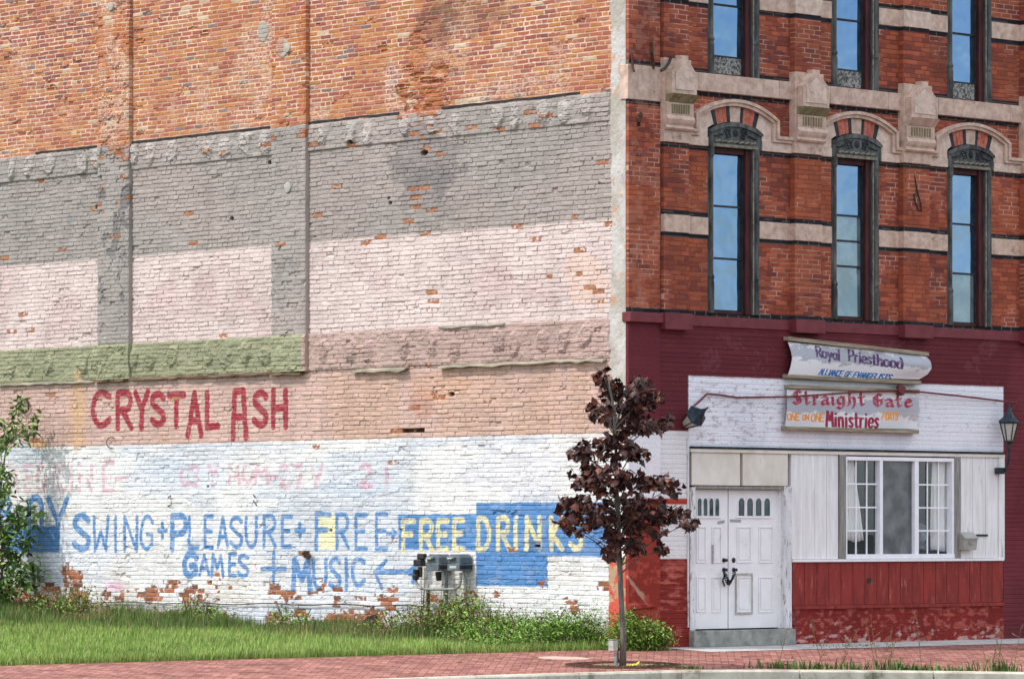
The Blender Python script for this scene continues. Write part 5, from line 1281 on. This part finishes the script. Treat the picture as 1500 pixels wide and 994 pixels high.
side_bar('pipe_stub', [(449, 812, -.03), (449, 812, .08)], .06, M['rust'], 'round rusty pipe stub in the white wall above MUSIC', 'pipe')
side_bar('wall_cable', [(0, 880, .02)]+[(x, 880+x*.0105+1.2*math.sin(x*.06), .025) for x in range(20, 620, 20)]+[(622, 888, .03)], .010, M['dark_iron'], 'thin grey cable running along the bottom of the white wall to the meters', 'cable')
# dark vent at the foot of the wall
y0, z0 = S(541, 916); 
a = [S(530, 916), S(553, 916), S(553, 899), S(540, 902)]
o = MB().prism([(p[0], p[1]) for p in a], -.035, -.018, 'x').build('cellar_vent', M['dark_iron'], None, org=(-.02, *S(541, 912))); tag(o, 'dark broken cellar vent at the foot of the white wall', 'vent')

# electric meters
def meter(px0, px1, py0, py1, label, tagplate):
    x = -.30; ya, za = S(px0, py0, x); yb, zb = S(px1, py1, x); y0, y1 = min(ya, yb), max(ya, yb)
    root = thing('electric_meter', (-.15, (y0+y1)/2, zb), label, 'electric meter', 'electric meters on the white wall')
    zm = zb+(za-zb)*.46
    MB().box(x, -.03, y0, y1, zb, zm-.004).build('meter_box', M['meter'], root, .012)
    MB().prism([(y0, zm), (y0, za-.05), (y0+.06, za), (y1-.06, za), (y1, za-.05), (y1, zm)], x+.01, -.03, 'x').build('meter_cover', M['meter'], root, .01)
    MB().box(x-.05, x+.009, y0+(y1-y0)*.28, y1-.03, zm+.05, za-.03).build('meter_dial', M['meter'], root, .03)
    MB().box(x-.054, x-.0505, y0+(y1-y0)*.42, y1-.055, zm+.065, za-.05).build('dial_glass', M['meter_face'], root)
    yc = (y0+y1)/2; MB().box(x-.006, x-.001, yc-.03, yc+.03, zm-.02, zm+.004).build('seal_tab', M['galv'], root)
    MB().box(x+.02, -.03, y0-.006, y0-.001, zb+.03, zm-.03).build('side_plate', M['dark_iron'], root)
    if tagplate: MB().box(x-.004, x-.001, y0+.06, y1-.06, zm-.075, zm-.035).build('number_plate', M['meter_face'], root)
    return root
meter(624.5, 642, 811, 836, 'left grey electric meter of the pair on the white wall', False)
meter(655, 672.5, 811, 836, 'right grey electric meter with a pale number strip', True)
x = -.14; ya, za = S(609, 814, x); yb, zb = S(620, 829, x)
root = thing('gas_regulator', (x, (ya+yb)/2, zb), 'dark rusty pipe fitting left of the two electric meters', 'pipe fitting')
MB().box(x-.06, x+.06, yb, ya, zb, za-.05).box(x-.03, x+.05, yb-.04, ya-.05, za-.05, za+.04).build('fitting_body', M['dark_iron'], root, .02)
yb2, zb2 = S(616, 845, x); MB().box(x-.02, x+.02, yb2-.03, yb2+.04, zb2, zb-.004).build('rusty_stub', M['rust'], root, .008)
x = -.2
def sp(px, py, q=-.2): return (q, *S(px, py, q))
root = thing('pipe_rack', sp(640, 900), 'bent galvanised pipe with posts under the electric meters', 'pipes')
MB().tube([sp(609, 834), sp(609, 848), sp(611, 856), sp(616, 861), sp(625, 862.5), sp(650, 862.5), sp(668, 862), sp(673, 858), sp(675, 850), sp(675, 838)], .022, 8).build('bent_pipe', M['galv'], root)
MB().lathe(sp(609, 842), [(.04, -.07), (.05, -.05), (.05, .0), (.035, .02), (.045, .05), (.045, .09)], 10).build('coupling', M['dark_iron'], root)
MB().tube([sp(654, 836, -.12), sp(654, 905, -.12)], .026, 8).build('post', M['meter'], root)
MB().tube([sp(627, 863, -.18), sp(627, 905, -.18)], .026, 8).build('post', M['rust'], root)
MB().tube([sp(642, 837, -.15), sp(643, 850, -.15)], [.05, .04], 8).build('stub', M['dark_iron'], root)
MB().tube([sp(681, 812, -.1), sp(683, 860, -.1), sp(684, 900, -.1)], .022, 8).build('post', M['galv'], root)

# ================================================================== VEGETATION
def tri_cloud(name, T, tris, pos, rot, size, col, mat, parent=None, org=(0, 0, 0)):
    """many small leaves: template T (k,3) placed at pos with rotation matrices rot and sizes"""
    n = len(pos); k = len(T)
    co = np.einsum('nij,kj->nki', rot, T)*size[:, None, None]+pos[:, None, :]-np.array(org)
    f = (np.arange(n)[:, None, None]*k+tris[None]).reshape(-1, 3)
    c = np.repeat(col, k, 0)
    o = new_obj(name, raw_mesh(name, co.reshape(-1, 3), f, c), mat, parent)
    if parent is None: o.location = org
    return o
def rand_rot(n, up=.6):
    """leaf frames: local z is the blade normal, biased upwards, local x the midrib"""
    z = rng.normal(size=(n, 3)); z[:, 2] = np.abs(z[:, 2])+up; z /= np.linalg.norm(z, axis=1)[:, None]
    a = rng.normal(size=(n, 3)); a[:, 2] -= .7
    x = a-(a*z).sum(1)[:, None]*z; x /= np.linalg.norm(x, axis=1)[:, None]
    y = np.cross(z, x)
    return np.stack([x, y, z], -1)
_o = [(0, 0), (.06, .22), (-.02, .42), (.22, .30), (.34, .55), (.48, .34), (.62, .36), (.66, .22), (1.0, 0)]
_m = _o+[(a, -b) for a, b in _o[-2:0:-1]]
MAPLE = np.array([(.36, 0, .05)]+[(a, b, -.12*abs(b)-.08*max(0, a-.5)) for a, b in _m])
MAPLE_T = np.array([(0, 1+k, 1+(k+1) % len(_m)) for k in range(len(_m))])
OVAL = np.array([(0, 0, 0), (.3, .17, .02), (.7, .15, .0), (1, 0, -.08), (.7, -.15, .0), (.3, -.17, .02)])
OVAL_T = np.array([(0, 1, 5), (1, 2, 4), (1, 4, 5), (2, 3, 4)])
def at_depth(px, py, off, base):
    """point seen at (px,py) from the tripod in the upright plane through base that faces it, pushed back by off"""
    dpt = (base[0]-CX)*UX+(base[1]-CY)*UY+off; d = _ray(px, py)
    return np.array([CX+d[0]*dpt, CY+d[1]*dpt, EYE+d[2]*dpt])
# -- young maroon maple
tb = G(913, 976)
tree = thing('maple_tree', tb, 'young maple with dark maroon leaves growing in the sidewalk by the corner', 'tree')
trunk_px = [(913, 977, 0), (912, 930, .0), (910, 880, .02), (908, 820, .0), (906, 770, 0), (904, 720, .0), (902, 670, .0), (900, 620, .0), (897, 580, .0), (889, 548, 0)]
tr = [at_depth(*p, tb) for p in trunk_px]; tr[0][2] = tb[2]-.03
MB().tube([p+np.array([.012*math.sin(q*2.1), .012*math.cos(q*1.7), 0]) for q, p in enumerate(tr)], [.052, .042, .038, .035, .031, .027, .022, .017, .012, .005], 10).build('trunk', M['bark'], tree, smooth=True)
clumps = [(880, 548, 9, 9), (886, 556, 11, 10), (897, 570, 17, 15), (940, 560, 16, 12), (925, 588, 30, 20), (955, 582, 15, 14), (884, 602, 18, 16), (872, 600, 10, 12), (915, 618, 28, 20), (952, 622, 24, 12), (974, 616, 11, 6), (865, 658, 24, 20), (850, 664, 14, 14), (903, 655, 28, 22), (932, 665, 18, 12), (855, 698, 24, 20), (890, 702, 34, 24), (926, 704, 22, 16), (962, 706, 26, 12), (985, 713, 16, 10), (840, 742, 22, 20), (868, 752, 32, 22), (908, 748, 32, 26), (948, 745, 30, 20), (982, 752, 24, 16), (1006, 766, 14, 9), (826, 768, 12, 12), (850, 776, 12, 8), (896, 788, 15, 22), (928, 795, 16, 18), (915, 770, 26, 18), (968, 804, 11, 9), (960, 775, 16, 12), (896, 812, 9, 8)]
pp = []; cc = []; bm_ = MB(); rs = random.Random(5)
for (cx, cy, rx, ry) in clumps:
    n = int(12+rx*ry*.20); off0 = rs.uniform(-.55, .55)
    q = rng.normal(size=(n, 3)); q /= np.maximum(1, np.linalg.norm(q, axis=1)/1.0)[:, None]**.7
    for v in q: pp.append(at_depth(cx+v[0]*rx*.80, cy+v[1]*ry*.74, off0+v[2]*.22, tb))
    # a limb from the trunk to this clump
    end = at_depth(cx, cy, off0, tb); zt = min(cy+28+abs(cx-905)*.35, 840)
    k = np.interp(zt, [p[1] for p in trunk_px][::-1], range(len(trunk_px))[::-1]); k0 = int(k); st = tr[k0]*(1-(k-k0))+tr[min(k0+1, len(tr)-1)]*(k-k0)
    mid = (st+end)/2+np.array([0, 0, .06])
    for q_ in range(6):
        p_ = at_depth(cx+rng.uniform(-.9, .9)*rx, cy+rng.uniform(-.9, .7)*ry, off0+rng.uniform(-.2, .2), tb); bm_.tube([end*.6+mid*.4, (end+p_)/2+np.array([0, 0, .02]), p_], [.004, .003, .0015], 4)
    bm_.tube([st, mid, end], [.012, .008, .003], 5)
bm_.build('limbs', M['bark'], tree)
pp = np.array(pp); n = len(pp)
base_c = lin((70, 38, 32)); c1 = lin((120, 72, 54)); c2 = lin((50, 28, 28))
w = rng.random(n); col = np.where((w < .5)[:, None], base_c, np.where((w < .72)[:, None], c1, c2))*(.7+.6*rng.random(n))[:, None]
tri_cloud('crown', MAPLE, MAPLE_T, pp, rand_rot(n, .25), np.clip(rng.normal(.100, .024, n), .05, .15), col, M['leaf_red'], tree, tb)
# tree grate and its earth, spotlight, scrap
cg = G(930, 973)
r0 = np.array(G(913, 974)); ang = np.linspace(0, 2*math.pi, 33)[:-1]
gx = [(r0[0]+1.0*math.cos(a), r0[1]+.62*math.sin(a)) for a in ang]
def on_walk(x, y, h=.0): return (x, y, .04*min(y, 0)+h)
mb = MB().add([on_walk(x, y, .008) for x, y in gx], [tuple(range(32))])
o = mb.build('tree_pit', M['pit'], None); tag(o, kind='structure')
mb = MB()
for k in range(26):
    a = ang[0]+2*math.pi*k/26; ca, sa = math.cos(a), math.sin(a)
    mb.tube([on_walk(r0[0]+  .55*ca, r0[1]+.34*sa, .012), on_walk(r0[0]+.95*ca, r0[1]+.58*sa, .012)], .009, 4)
for f in (.55, .75, .95): mb.tube([on_walk(r0[0]+f*math.cos(a), r0[1]+f*.61*math.sin(a), .012) for a in list(ang)+[ang[0]]], .009, 4, False)
o = mb.build('tree_grate', M['rust'], None, org=tuple(r0)); tag(o, 'flat dark iron grate round the foot of the maroon maple', 'tree grate')
sb_ = np.array(G(902, 976)); 
def sq(px, py, off=0): return at_depth(px, py, off, sb_)
root = thing('spotlight', sb_, 'small grey spotlight on a short post beside the maple trunk', 'spotlight')
a = sq(903, 976); b = sq(901.5, 955); MB().tube([a-np.array([0, 0, .02]), b], [.028, .022], 8).build('post', M['galv'], root)
c = sq(898, 945); MB().box(c[0]-.045, c[0]+.05, c[1]-.05, c[1]+.05, c[2]-.075, c[2]+.075).build('lamp_head', M['light_grey'], root, .012)
MB().box(c[0]-.05, c[0]+.055, c[1]-.055, c[1]+.055, c[2]+.077, c[2]+.09).build('visor', M['galv'], root, .004)
MB().tube([sq(905, 950), sq(906, 968), sq(903, 972)], .010, 5).build('wire', M['dark_iron'], root)
yb_ = np.array(G(928, 975)); 
pts = [(917, 973), (924, 972.6), (931, 971.5), (937, 967.5), (936, 971), (933, 974), (918, 975)]
o = MB().add([tuple(at_depth(x, y, (975-y)*.02, yb_)) for x, y in pts], [tuple(range(7))]).build('litter', M['yellow'], None, org=tuple(yb_)); m = o.modifiers.new('t', 'SOLIDIFY'); m.thickness = .004; tag(o, 'yellow scrap lying at the foot of the maple', 'litter')
g0 = G(826, 963.5); vs = [on_walk(g0[0]+.36*math.cos(a), g0[1]+.36*math.sin(a), .006) for a in ang]
o = MB().add(vs+[(x, y, z-.02) for x, y, z in vs], [tuple(range(32))]+[(k, 32+k, 32+(k+1) % 32, (k+1) % 32) for k in range(32)]).build('utility_cover', M['cover'], None, org=g0); tag(o, 'round pale utility cover set in the brick sidewalk near the grass', 'cover')

# -- leafy sapling at the left edge, by the wall
sb2 = S(8, 905, -.7); gb = np.array([-.7, sb2[0], .2])
sap = thing('sapling', gb, 'leafy green sapling against the white wall at the left edge', 'tree')
cl = [(30, 588, 9, 8, .5), (26, 604, 8, 10, .5), (12, 622, 26, 10, .5), (52, 612, 8, 6, .4), (45, 630, 14, 5, .5), (18, 640, 22, 10, .5), (0, 650, 14, 12, .6), (-8, 690, 16, 22, .6), (10, 700, 12, 16, .6), (3, 730, 14, 14, .7), (38, 745, 15, 9, .7), (58, 752, 9, 5, .5), (25, 762, 22, 16, .9), (8, 785, 26, 22, .9), (40, 795, 14, 12, .6), (14, 815, 26, 18, .9), (40, 828, 18, 10, .7), (52, 842, 9, 6, .4), (20, 845, 26, 14, .9), (5, 868, 24, 14, .9), (36, 858, 14, 8, .6), (-25, 760, 24, 60, .8), (-30, 840, 26, 40, .8), (-22, 690, 20, 40, .7)]
lp_ = []; tw = MB(); stem = [at_depth(*p, gb) for p in [(4, 912, 0), (2, 860, 0), (4, 800, .05), (-2, 740, 0), (4, 690, 0), (10, 650, 0), (22, 610, 0), (30, 582, 0)]]
tw.tube(stem, [.035, .03, .026, .022, .017, .012, .008, .004], 7)
for (cx, cy, rx, ry, den) in cl:
    n = int(20+rx*ry*.42*den); o0 = rng.uniform(-.35, .3); q = rng.normal(size=(n, 3))*.55
    for v in q: lp_.append(at_depth(cx+v[0]*rx, cy+v[1]*ry, o0+v[2]*.3, gb))
    k = np.argmin([abs(s[2]-at_depth(cx, cy+25, 0, gb)[2]) for s in stem]); e = at_depth(cx, cy, o0, gb)
    tw.tube([stem[k], (stem[k]+e)/2+np.array([0, 0, .05]), e], [.010, .007, .003], 4)
tw.build('stems', M['stem'], sap)
lp_ = np.array(lp_); lp_[:, 0] = np.minimum(lp_[:, 0], -.05); n = len(lp_); w = rng.random(n)
col = np.where((w < .55)[:, None], lin((88, 122, 50)), np.where((w < .8)[:, None], lin((128, 154, 70)), lin((54, 80, 38))))*(.75+.5*rng.random(n))[:, None]
tri_cloud('foliage', OVAL, OVAL_T, lp_, rand_rot(n, .5), rng.uniform(.09, .17, n), col, M['leaf_green'], sap, gb)

# -- grass blades
BL = np.array([(-.5, 0, 0), (.5, 0, 0), (-.32, .16, .5), (.32, .16, .5), (0, .5, 1.0)])
BL_T = np.array([(0, 1, 3), (0, 3, 2), (2, 3, 4)])
def blades(name, P_, h, wd, lean, col, label=None, cat=None, kind=None):
    n = len(P_); a = rng.random(n)*2*math.pi; ca, sa = np.cos(a), np.sin(a)
    rot = np.zeros((n, 3, 3)); rot[:, 0, 0] = ca*wd; rot[:, 1, 0] = sa*wd; rot[:, 0, 1] = -sa*lean*h; rot[:, 1, 1] = ca*lean*h; rot[:, 2, 2] = h
    return tag(tri_cloud(name, BL, BL_T, P_, rot, np.ones(n), col, M['grass']), label, cat, None, kind)
def greens(n, pal, wts):
    idx = rng.choice(len(pal), n, p=np.array(wts)/sum(wts)); return lin(pal)[idx]*(.75+.5*rng.random(n))[:, None]
N = 190000
gx = rng.uniform(-15, -.15, N); gy = rng.uniform(.02, 17.5, N)**1.0
edge = (rng.random(N) < .07); gy[edge] = rng.uniform(-.06, .25, edge.sum())
P_ = np.stack([gx, gy, lawn_z(gx, gy)], -1); P_[:, 2] = np.where(gy < 0, 0, P_[:, 2])
tone = fbm(gx*.5, gy*.5, 700, 3)
h = rng.uniform(.06, .13, N)*(.7+.6*tone); h[edge] *= rng.uniform(.6, 1.4, edge.sum())
col = greens(N, [(134, 166, 72), (152, 178, 88), (108, 142, 58), (180, 186, 112)], [5, 4, 2, 1.2])*(.8+.4*tone)[:, None]
col[edge] *= .75
dryp = rng.random(N) < .05+.30*sst(.60, .72, fbm(gx*1.3, gy*1.3, 703, 4)); col[dryp] = greens(dryp.sum(), [(176, 164, 112), (150, 140, 92)], [1, 1])
wild = fbm(gx*2.4, gy*2.4, 704, 3) > .66; h[wild] *= 1.35; col[wild] *= .8
blades('grass', P_, h, rng.uniform(.006, .012, N), rng.uniform(.2, 1.1, N), col, 'mown green lawn in front of the painted wall', 'grass', 'stuff')
# rough tall growth along the foot of the wall
N = 130000
gy = rng.uniform(.3, 17, N); wd_ = .5+1.5*sst(2, 14, gy); gx = -.06-np.abs(rng.normal(size=N))*wd_*.75
tone = fbm(gy*1.1, gx*1.1, 705, 3); keep_ = tone+rng.random(N)*.35 > .52
gx, gy, tone = gx[keep_], gy[keep_], tone[keep_]; N = len(gx)
P_ = np.stack([gx, gy, lawn_z(gx, gy)], -1)
h = (.16+.50*rng.random(N)**2.4)*(.35+1.1*tone)*(.55+.22*sst(6, 13, gy)+.2*sst(5, 3, gy))*np.exp(-np.abs(gx)*.25); dry = rng.random(N) < .15+.45*sst(.5, .65, fbm(gy*.9, gx*.9, 709, 3))
col = greens(N, [(96, 126, 56), (70, 98, 44), (124, 146, 72)], [4, 4, 2]); col[dry] = greens(dry.sum(), [(150, 128, 88), (126, 98, 70), (168, 152, 108)], [3, 2, 2])
blades('tall_grass', P_, h, rng.uniform(.006, .014, N), rng.uniform(.1, .8, N), col, 'rough tall grass with dry stalks along the foot of the white wall', 'grass', 'stuff')
# weed bushes: mounds of small leaves with stalks
def weed_bush(x, y, blobs, label, n_leaf, stalks=0, dryf=.1, group='weed bushes along the wall', size=(.03, .068)):
    z = float(lawn_z(np.array(x), np.array(y))) if y > 0 and x < 0 else 0
    base = np.array([x, y, z]); root = thing('weed_bush', base, label, 'weeds', group)
    tot = sum(b[3]*b[4]*b[5] for b in blobs); pos = []
    for (dx, dy, dz, a, b, c) in blobs:
        n = int(n_leaf*a*b*c/tot); q = rng.normal(size=(n, 3)); q /= np.linalg.norm(q, axis=1)[:, None]; q *= (rng.random(n)**.33)[:, None]; q *= (1+.25*rng.normal(size=(n, 1)))
        pos.append(base+np.array([dx, dy, dz])+q*np.array([a, b, c]))
    pos = np.concatenate(pos); pos[:, 2] = np.maximum(pos[:, 2], z+.01); 
    if x < -.02: pos[:, 0] = np.minimum(pos[:, 0], -.03)
    n = len(pos); col = greens(n, [(112, 152, 48), (88, 126, 40), (142, 176, 70), (62, 92, 32)], [4, 3, 3, 2]); d = rng.random(n) < dryf; col[d] = greens(d.sum(), [(140, 116, 74), (112, 84, 58)], [1, 1])
    tri_cloud('foliage', OVAL, OVAL_T, pos, rand_rot(n, .4), rng.uniform(*size, n), col, M['leaf_green'], root, base)
    mb = MB()
    for k in range(14+stalks):
        b = blobs[k % len(blobs)]; a = rng.random()*6.28; h_ = b[2]+b[5]*(1.0+.55*rng.random()*(stalks > 0)); rr_ = .5*b[3]
        s = base+np.array([b[0]*.8, b[1]*.8, 0]); e = s+np.array([b[0]*.2+rr_*math.cos(a), b[1]*.2+rr_*math.sin(a), h_])
        if x < -.02: e[0] = min(e[0], -.03)
        mb.tube([s, (s+e)/2+np.array([0, 0, .06]), e], [.008, .006, .003], 4)
    mb.build('stalks', M['stem'], root)
    return root
weed_bush(-.45, 4.15, [(0, 0, .22, .35, .7, .32), (.1, -.5, .28, .3, .55, .36), (0, .7, .16, .3, .5, .26), (.25, .1, .5, .06, .2, .34), (.28, -.35, .5, .06, .12, .32)], 'weed bush under the electric meters with dry vines', 4600, 14, .45)
weed_bush(-.5, 2.75, [(0, 0, .3, .35, .6, .36), (.1, .4, .5, .28, .45, .30), (-.1, -.5, .22, .35, .5, .28)], 'weed bush with dry seed stalks below the blue FREE DRINKS square', 4800, 26, .3)
weed_bush(-.7, 1.5, [(0, 0, .24, .4, .7, .28), (0, -.7, .22, .4, .55, .28), (-.3, .5, .18, .45, .6, .22)], 'low bright green weed bush between the blue square and the corner', 4800, 4, .06)
weed_bush(.2, -.2, [(-.4, .0, .24, .34, .24, .28), (-.05, -.1, .22, .34, .24, .24), (.2, -.1, .15, .24, .2, .16), (-.4, -.05, .44, .14, .14, .16)], 'green weed bush at the building corner behind the maple trunk', 5200, 6, .08)
weed_bush(-.5, .6, [(.2, -.1, .3, .3, .4, .3), (-.1, .1, .26, .5, .45, .3), (-.7, .1, .2, .45, .4, .24), (-1.2, .3, .12, .5, .4, .14)], 'weed clump beside the sidewalk just left of the maple trunk', 5200, 4, .06)
weed_bush(-.4, 6.9, [(0, 0, .14, .28, .45, .18), (0, .5, .24, .22, .28, .2)], 'small weed clump at the white wall below MUSIC', 1300, 8, .25)
weed_bush(-.5, 9.6, [(0, 0, .26, .35, .45, .24), (0, -.5, .2, .3, .4, .2)], 'weed clump with upright stalks at the white wall below GAMES', 1700, 14, .3)
weed_bush(-.7, 12.3, [(0, 0, .3, .4, .6, .3), (0, .8, .25, .4, .6, .25)], 'brownish weed clump at the wall below the pink paint splash', 2000, 16, .4)
# weeds in the kerb joint
def kerb_weed(px, w, h, label, tall=0):
    xk = G(px, np.interp(px, [600, 850, 1050, 1275, 1500], [990, 984, 979, 981, 985])-1.0)
    base = np.array([xk[0], xk[1], xk[2]]); root = thing('kerb_weed', base, label, 'weed', 'weeds growing along the kerb')
    w = w*.62; n = int(150*w); q = rng.normal(size=n)*w*.33; P2 = np.stack([q*RX, q*RY+rng.normal(size=n)*.05, np.zeros(n)], -1)+base
    P2[:, 2] = .04*P2[:, 1]
    a = rng.random(n)*6.28; hh = rng.uniform(.4, 1.15, n)*h; wd = rng.uniform(.014, .034, n); le = rng.uniform(.5, 1.6, n)
    rot = np.zeros((n, 3, 3)); rot[:, 0, 0] = np.cos(a)*wd; rot[:, 1, 0] = np.sin(a)*wd; rot[:, 0, 1] = -np.sin(a)*le*hh; rot[:, 1, 1] = np.cos(a)*le*hh; rot[:, 2, 2] = hh
    tri_cloud('leaves', BL, BL_T, P2, rot, np.ones(n), greens(n, [(84, 116, 54), (62, 92, 44), (112, 138, 72), (150, 142, 96)], [4, 4, 2, 1]), M['grass'], root, base)
    if tall:
        mb = MB()
        for k in range(tall):
            x = rng.normal()*w*.3; s = base+np.array([x*RX, x*RY, 0]); l = rng.uniform(-.25, .25); H_ = rng.uniform(.3, 1.0)*(.9 if tall < 8 else 1)
            e = s+np.array([l*RX, l*RY, H_*.85]); mb.tube([s, (s*.5+e*.5)+np.array([l*.1, 0, .03]), e], [.006, .005, .002], 4)
            for t in (.45, .6, .75, .9): 
                b_ = s*(1-t)+e*t; d_ = rng.normal(size=3)*.05; mb.tube([b_, b_+d_+np.array([0, 0, .04])], [.003, .007], 4)
        mb.build('stalks', M['stem'], root)
for args in [(1010, .5, .06, 'tiny weed in the sidewalk edge right of the maple'), (1150, 1.1, .15, 'leafy weed clump at the kerb in front of the door step', 1), (1195, .5, .12, 'thin weed tuft at the kerb below the dado corner', 2), (1235, .8, .11, 'low weed tuft at the kerb below the sill of the shop window', 2), (1300, 1.3, .17, 'broad leafy weed at the kerb below the shop window centre', 5), (1345, .9, .10, 'low dandelion weed at the kerb below the right sash', 1), (1400, .9, .10, 'small weed tuft at the kerb below the mailbox', 0), (1465, 1.0, .22, 'tall stalky weed at the kerb near the right edge', 6)]: kerb_weed(*args)
def low_weed(px, py, w, h, label):
    b = np.array(G(px, py)); root = thing('walk_weed', b, label, 'weed', 'weeds in the sidewalk'); n = int(150*w)
    q = rng.normal(size=(n, 2))*w*.35; P2 = np.stack([b[0]+q[:, 0], b[1]+q[:, 1]*.5, 0*q[:, 0]], -1); P2[:, 2] = .04*P2[:, 1]
    a = rng.random(n)*6.28; hh = rng.uniform(.4, 1, n)*h; wd = rng.uniform(.01, .02, n)
    rot = np.zeros((n, 3, 3)); rot[:, 0, 0] = np.cos(a)*wd; rot[:, 1, 0] = np.sin(a)*wd; rot[:, 0, 1] = -np.sin(a)*hh; rot[:, 1, 1] = np.cos(a)*hh; rot[:, 2, 2] = hh
    tri_cloud('leaves', BL, BL_T, P2, rot, np.ones(n), greens(n, [(86, 118, 58), (104, 132, 66)], [1, 1]), M['grass'], root, b)
low_weed(893, 976.5, .7, .05, 'low grass tuft in the grate left of the maple trunk'); low_weed(955, 975, .9, .05, 'low grass tuft in the grate right of the maple trunk')
low_weed(1243, 946, 1.0, .04, 'flat weed on the apron below the red dado')

# a few dry leaves blown onto the sidewalk
for k in range(16):
    px = rng.uniform(560, 1490); py = rng.uniform(957, 974); b = np.array(G(px, py))
    if b[1] > -1.1 or b[1] < kerb_y(b[0])+.1: continue
    b[2] += .015
    tri_cloud('fallen_leaf', MAPLE, MAPLE_T, np.zeros((1, 3))+b, rand_rot(1, 6), np.array([.10]), lin((126, 84, 56))[None]*rng.uniform(.5, 1.1), M['leaf_red'], None, b)
for o in [o for o in bpy.data.objects if o.name.startswith('fallen_leaf')]: tag(o, 'small dry brown leaf lying flat on the red brick sidewalk', 'leaf', 'dry leaves on the sidewalk')
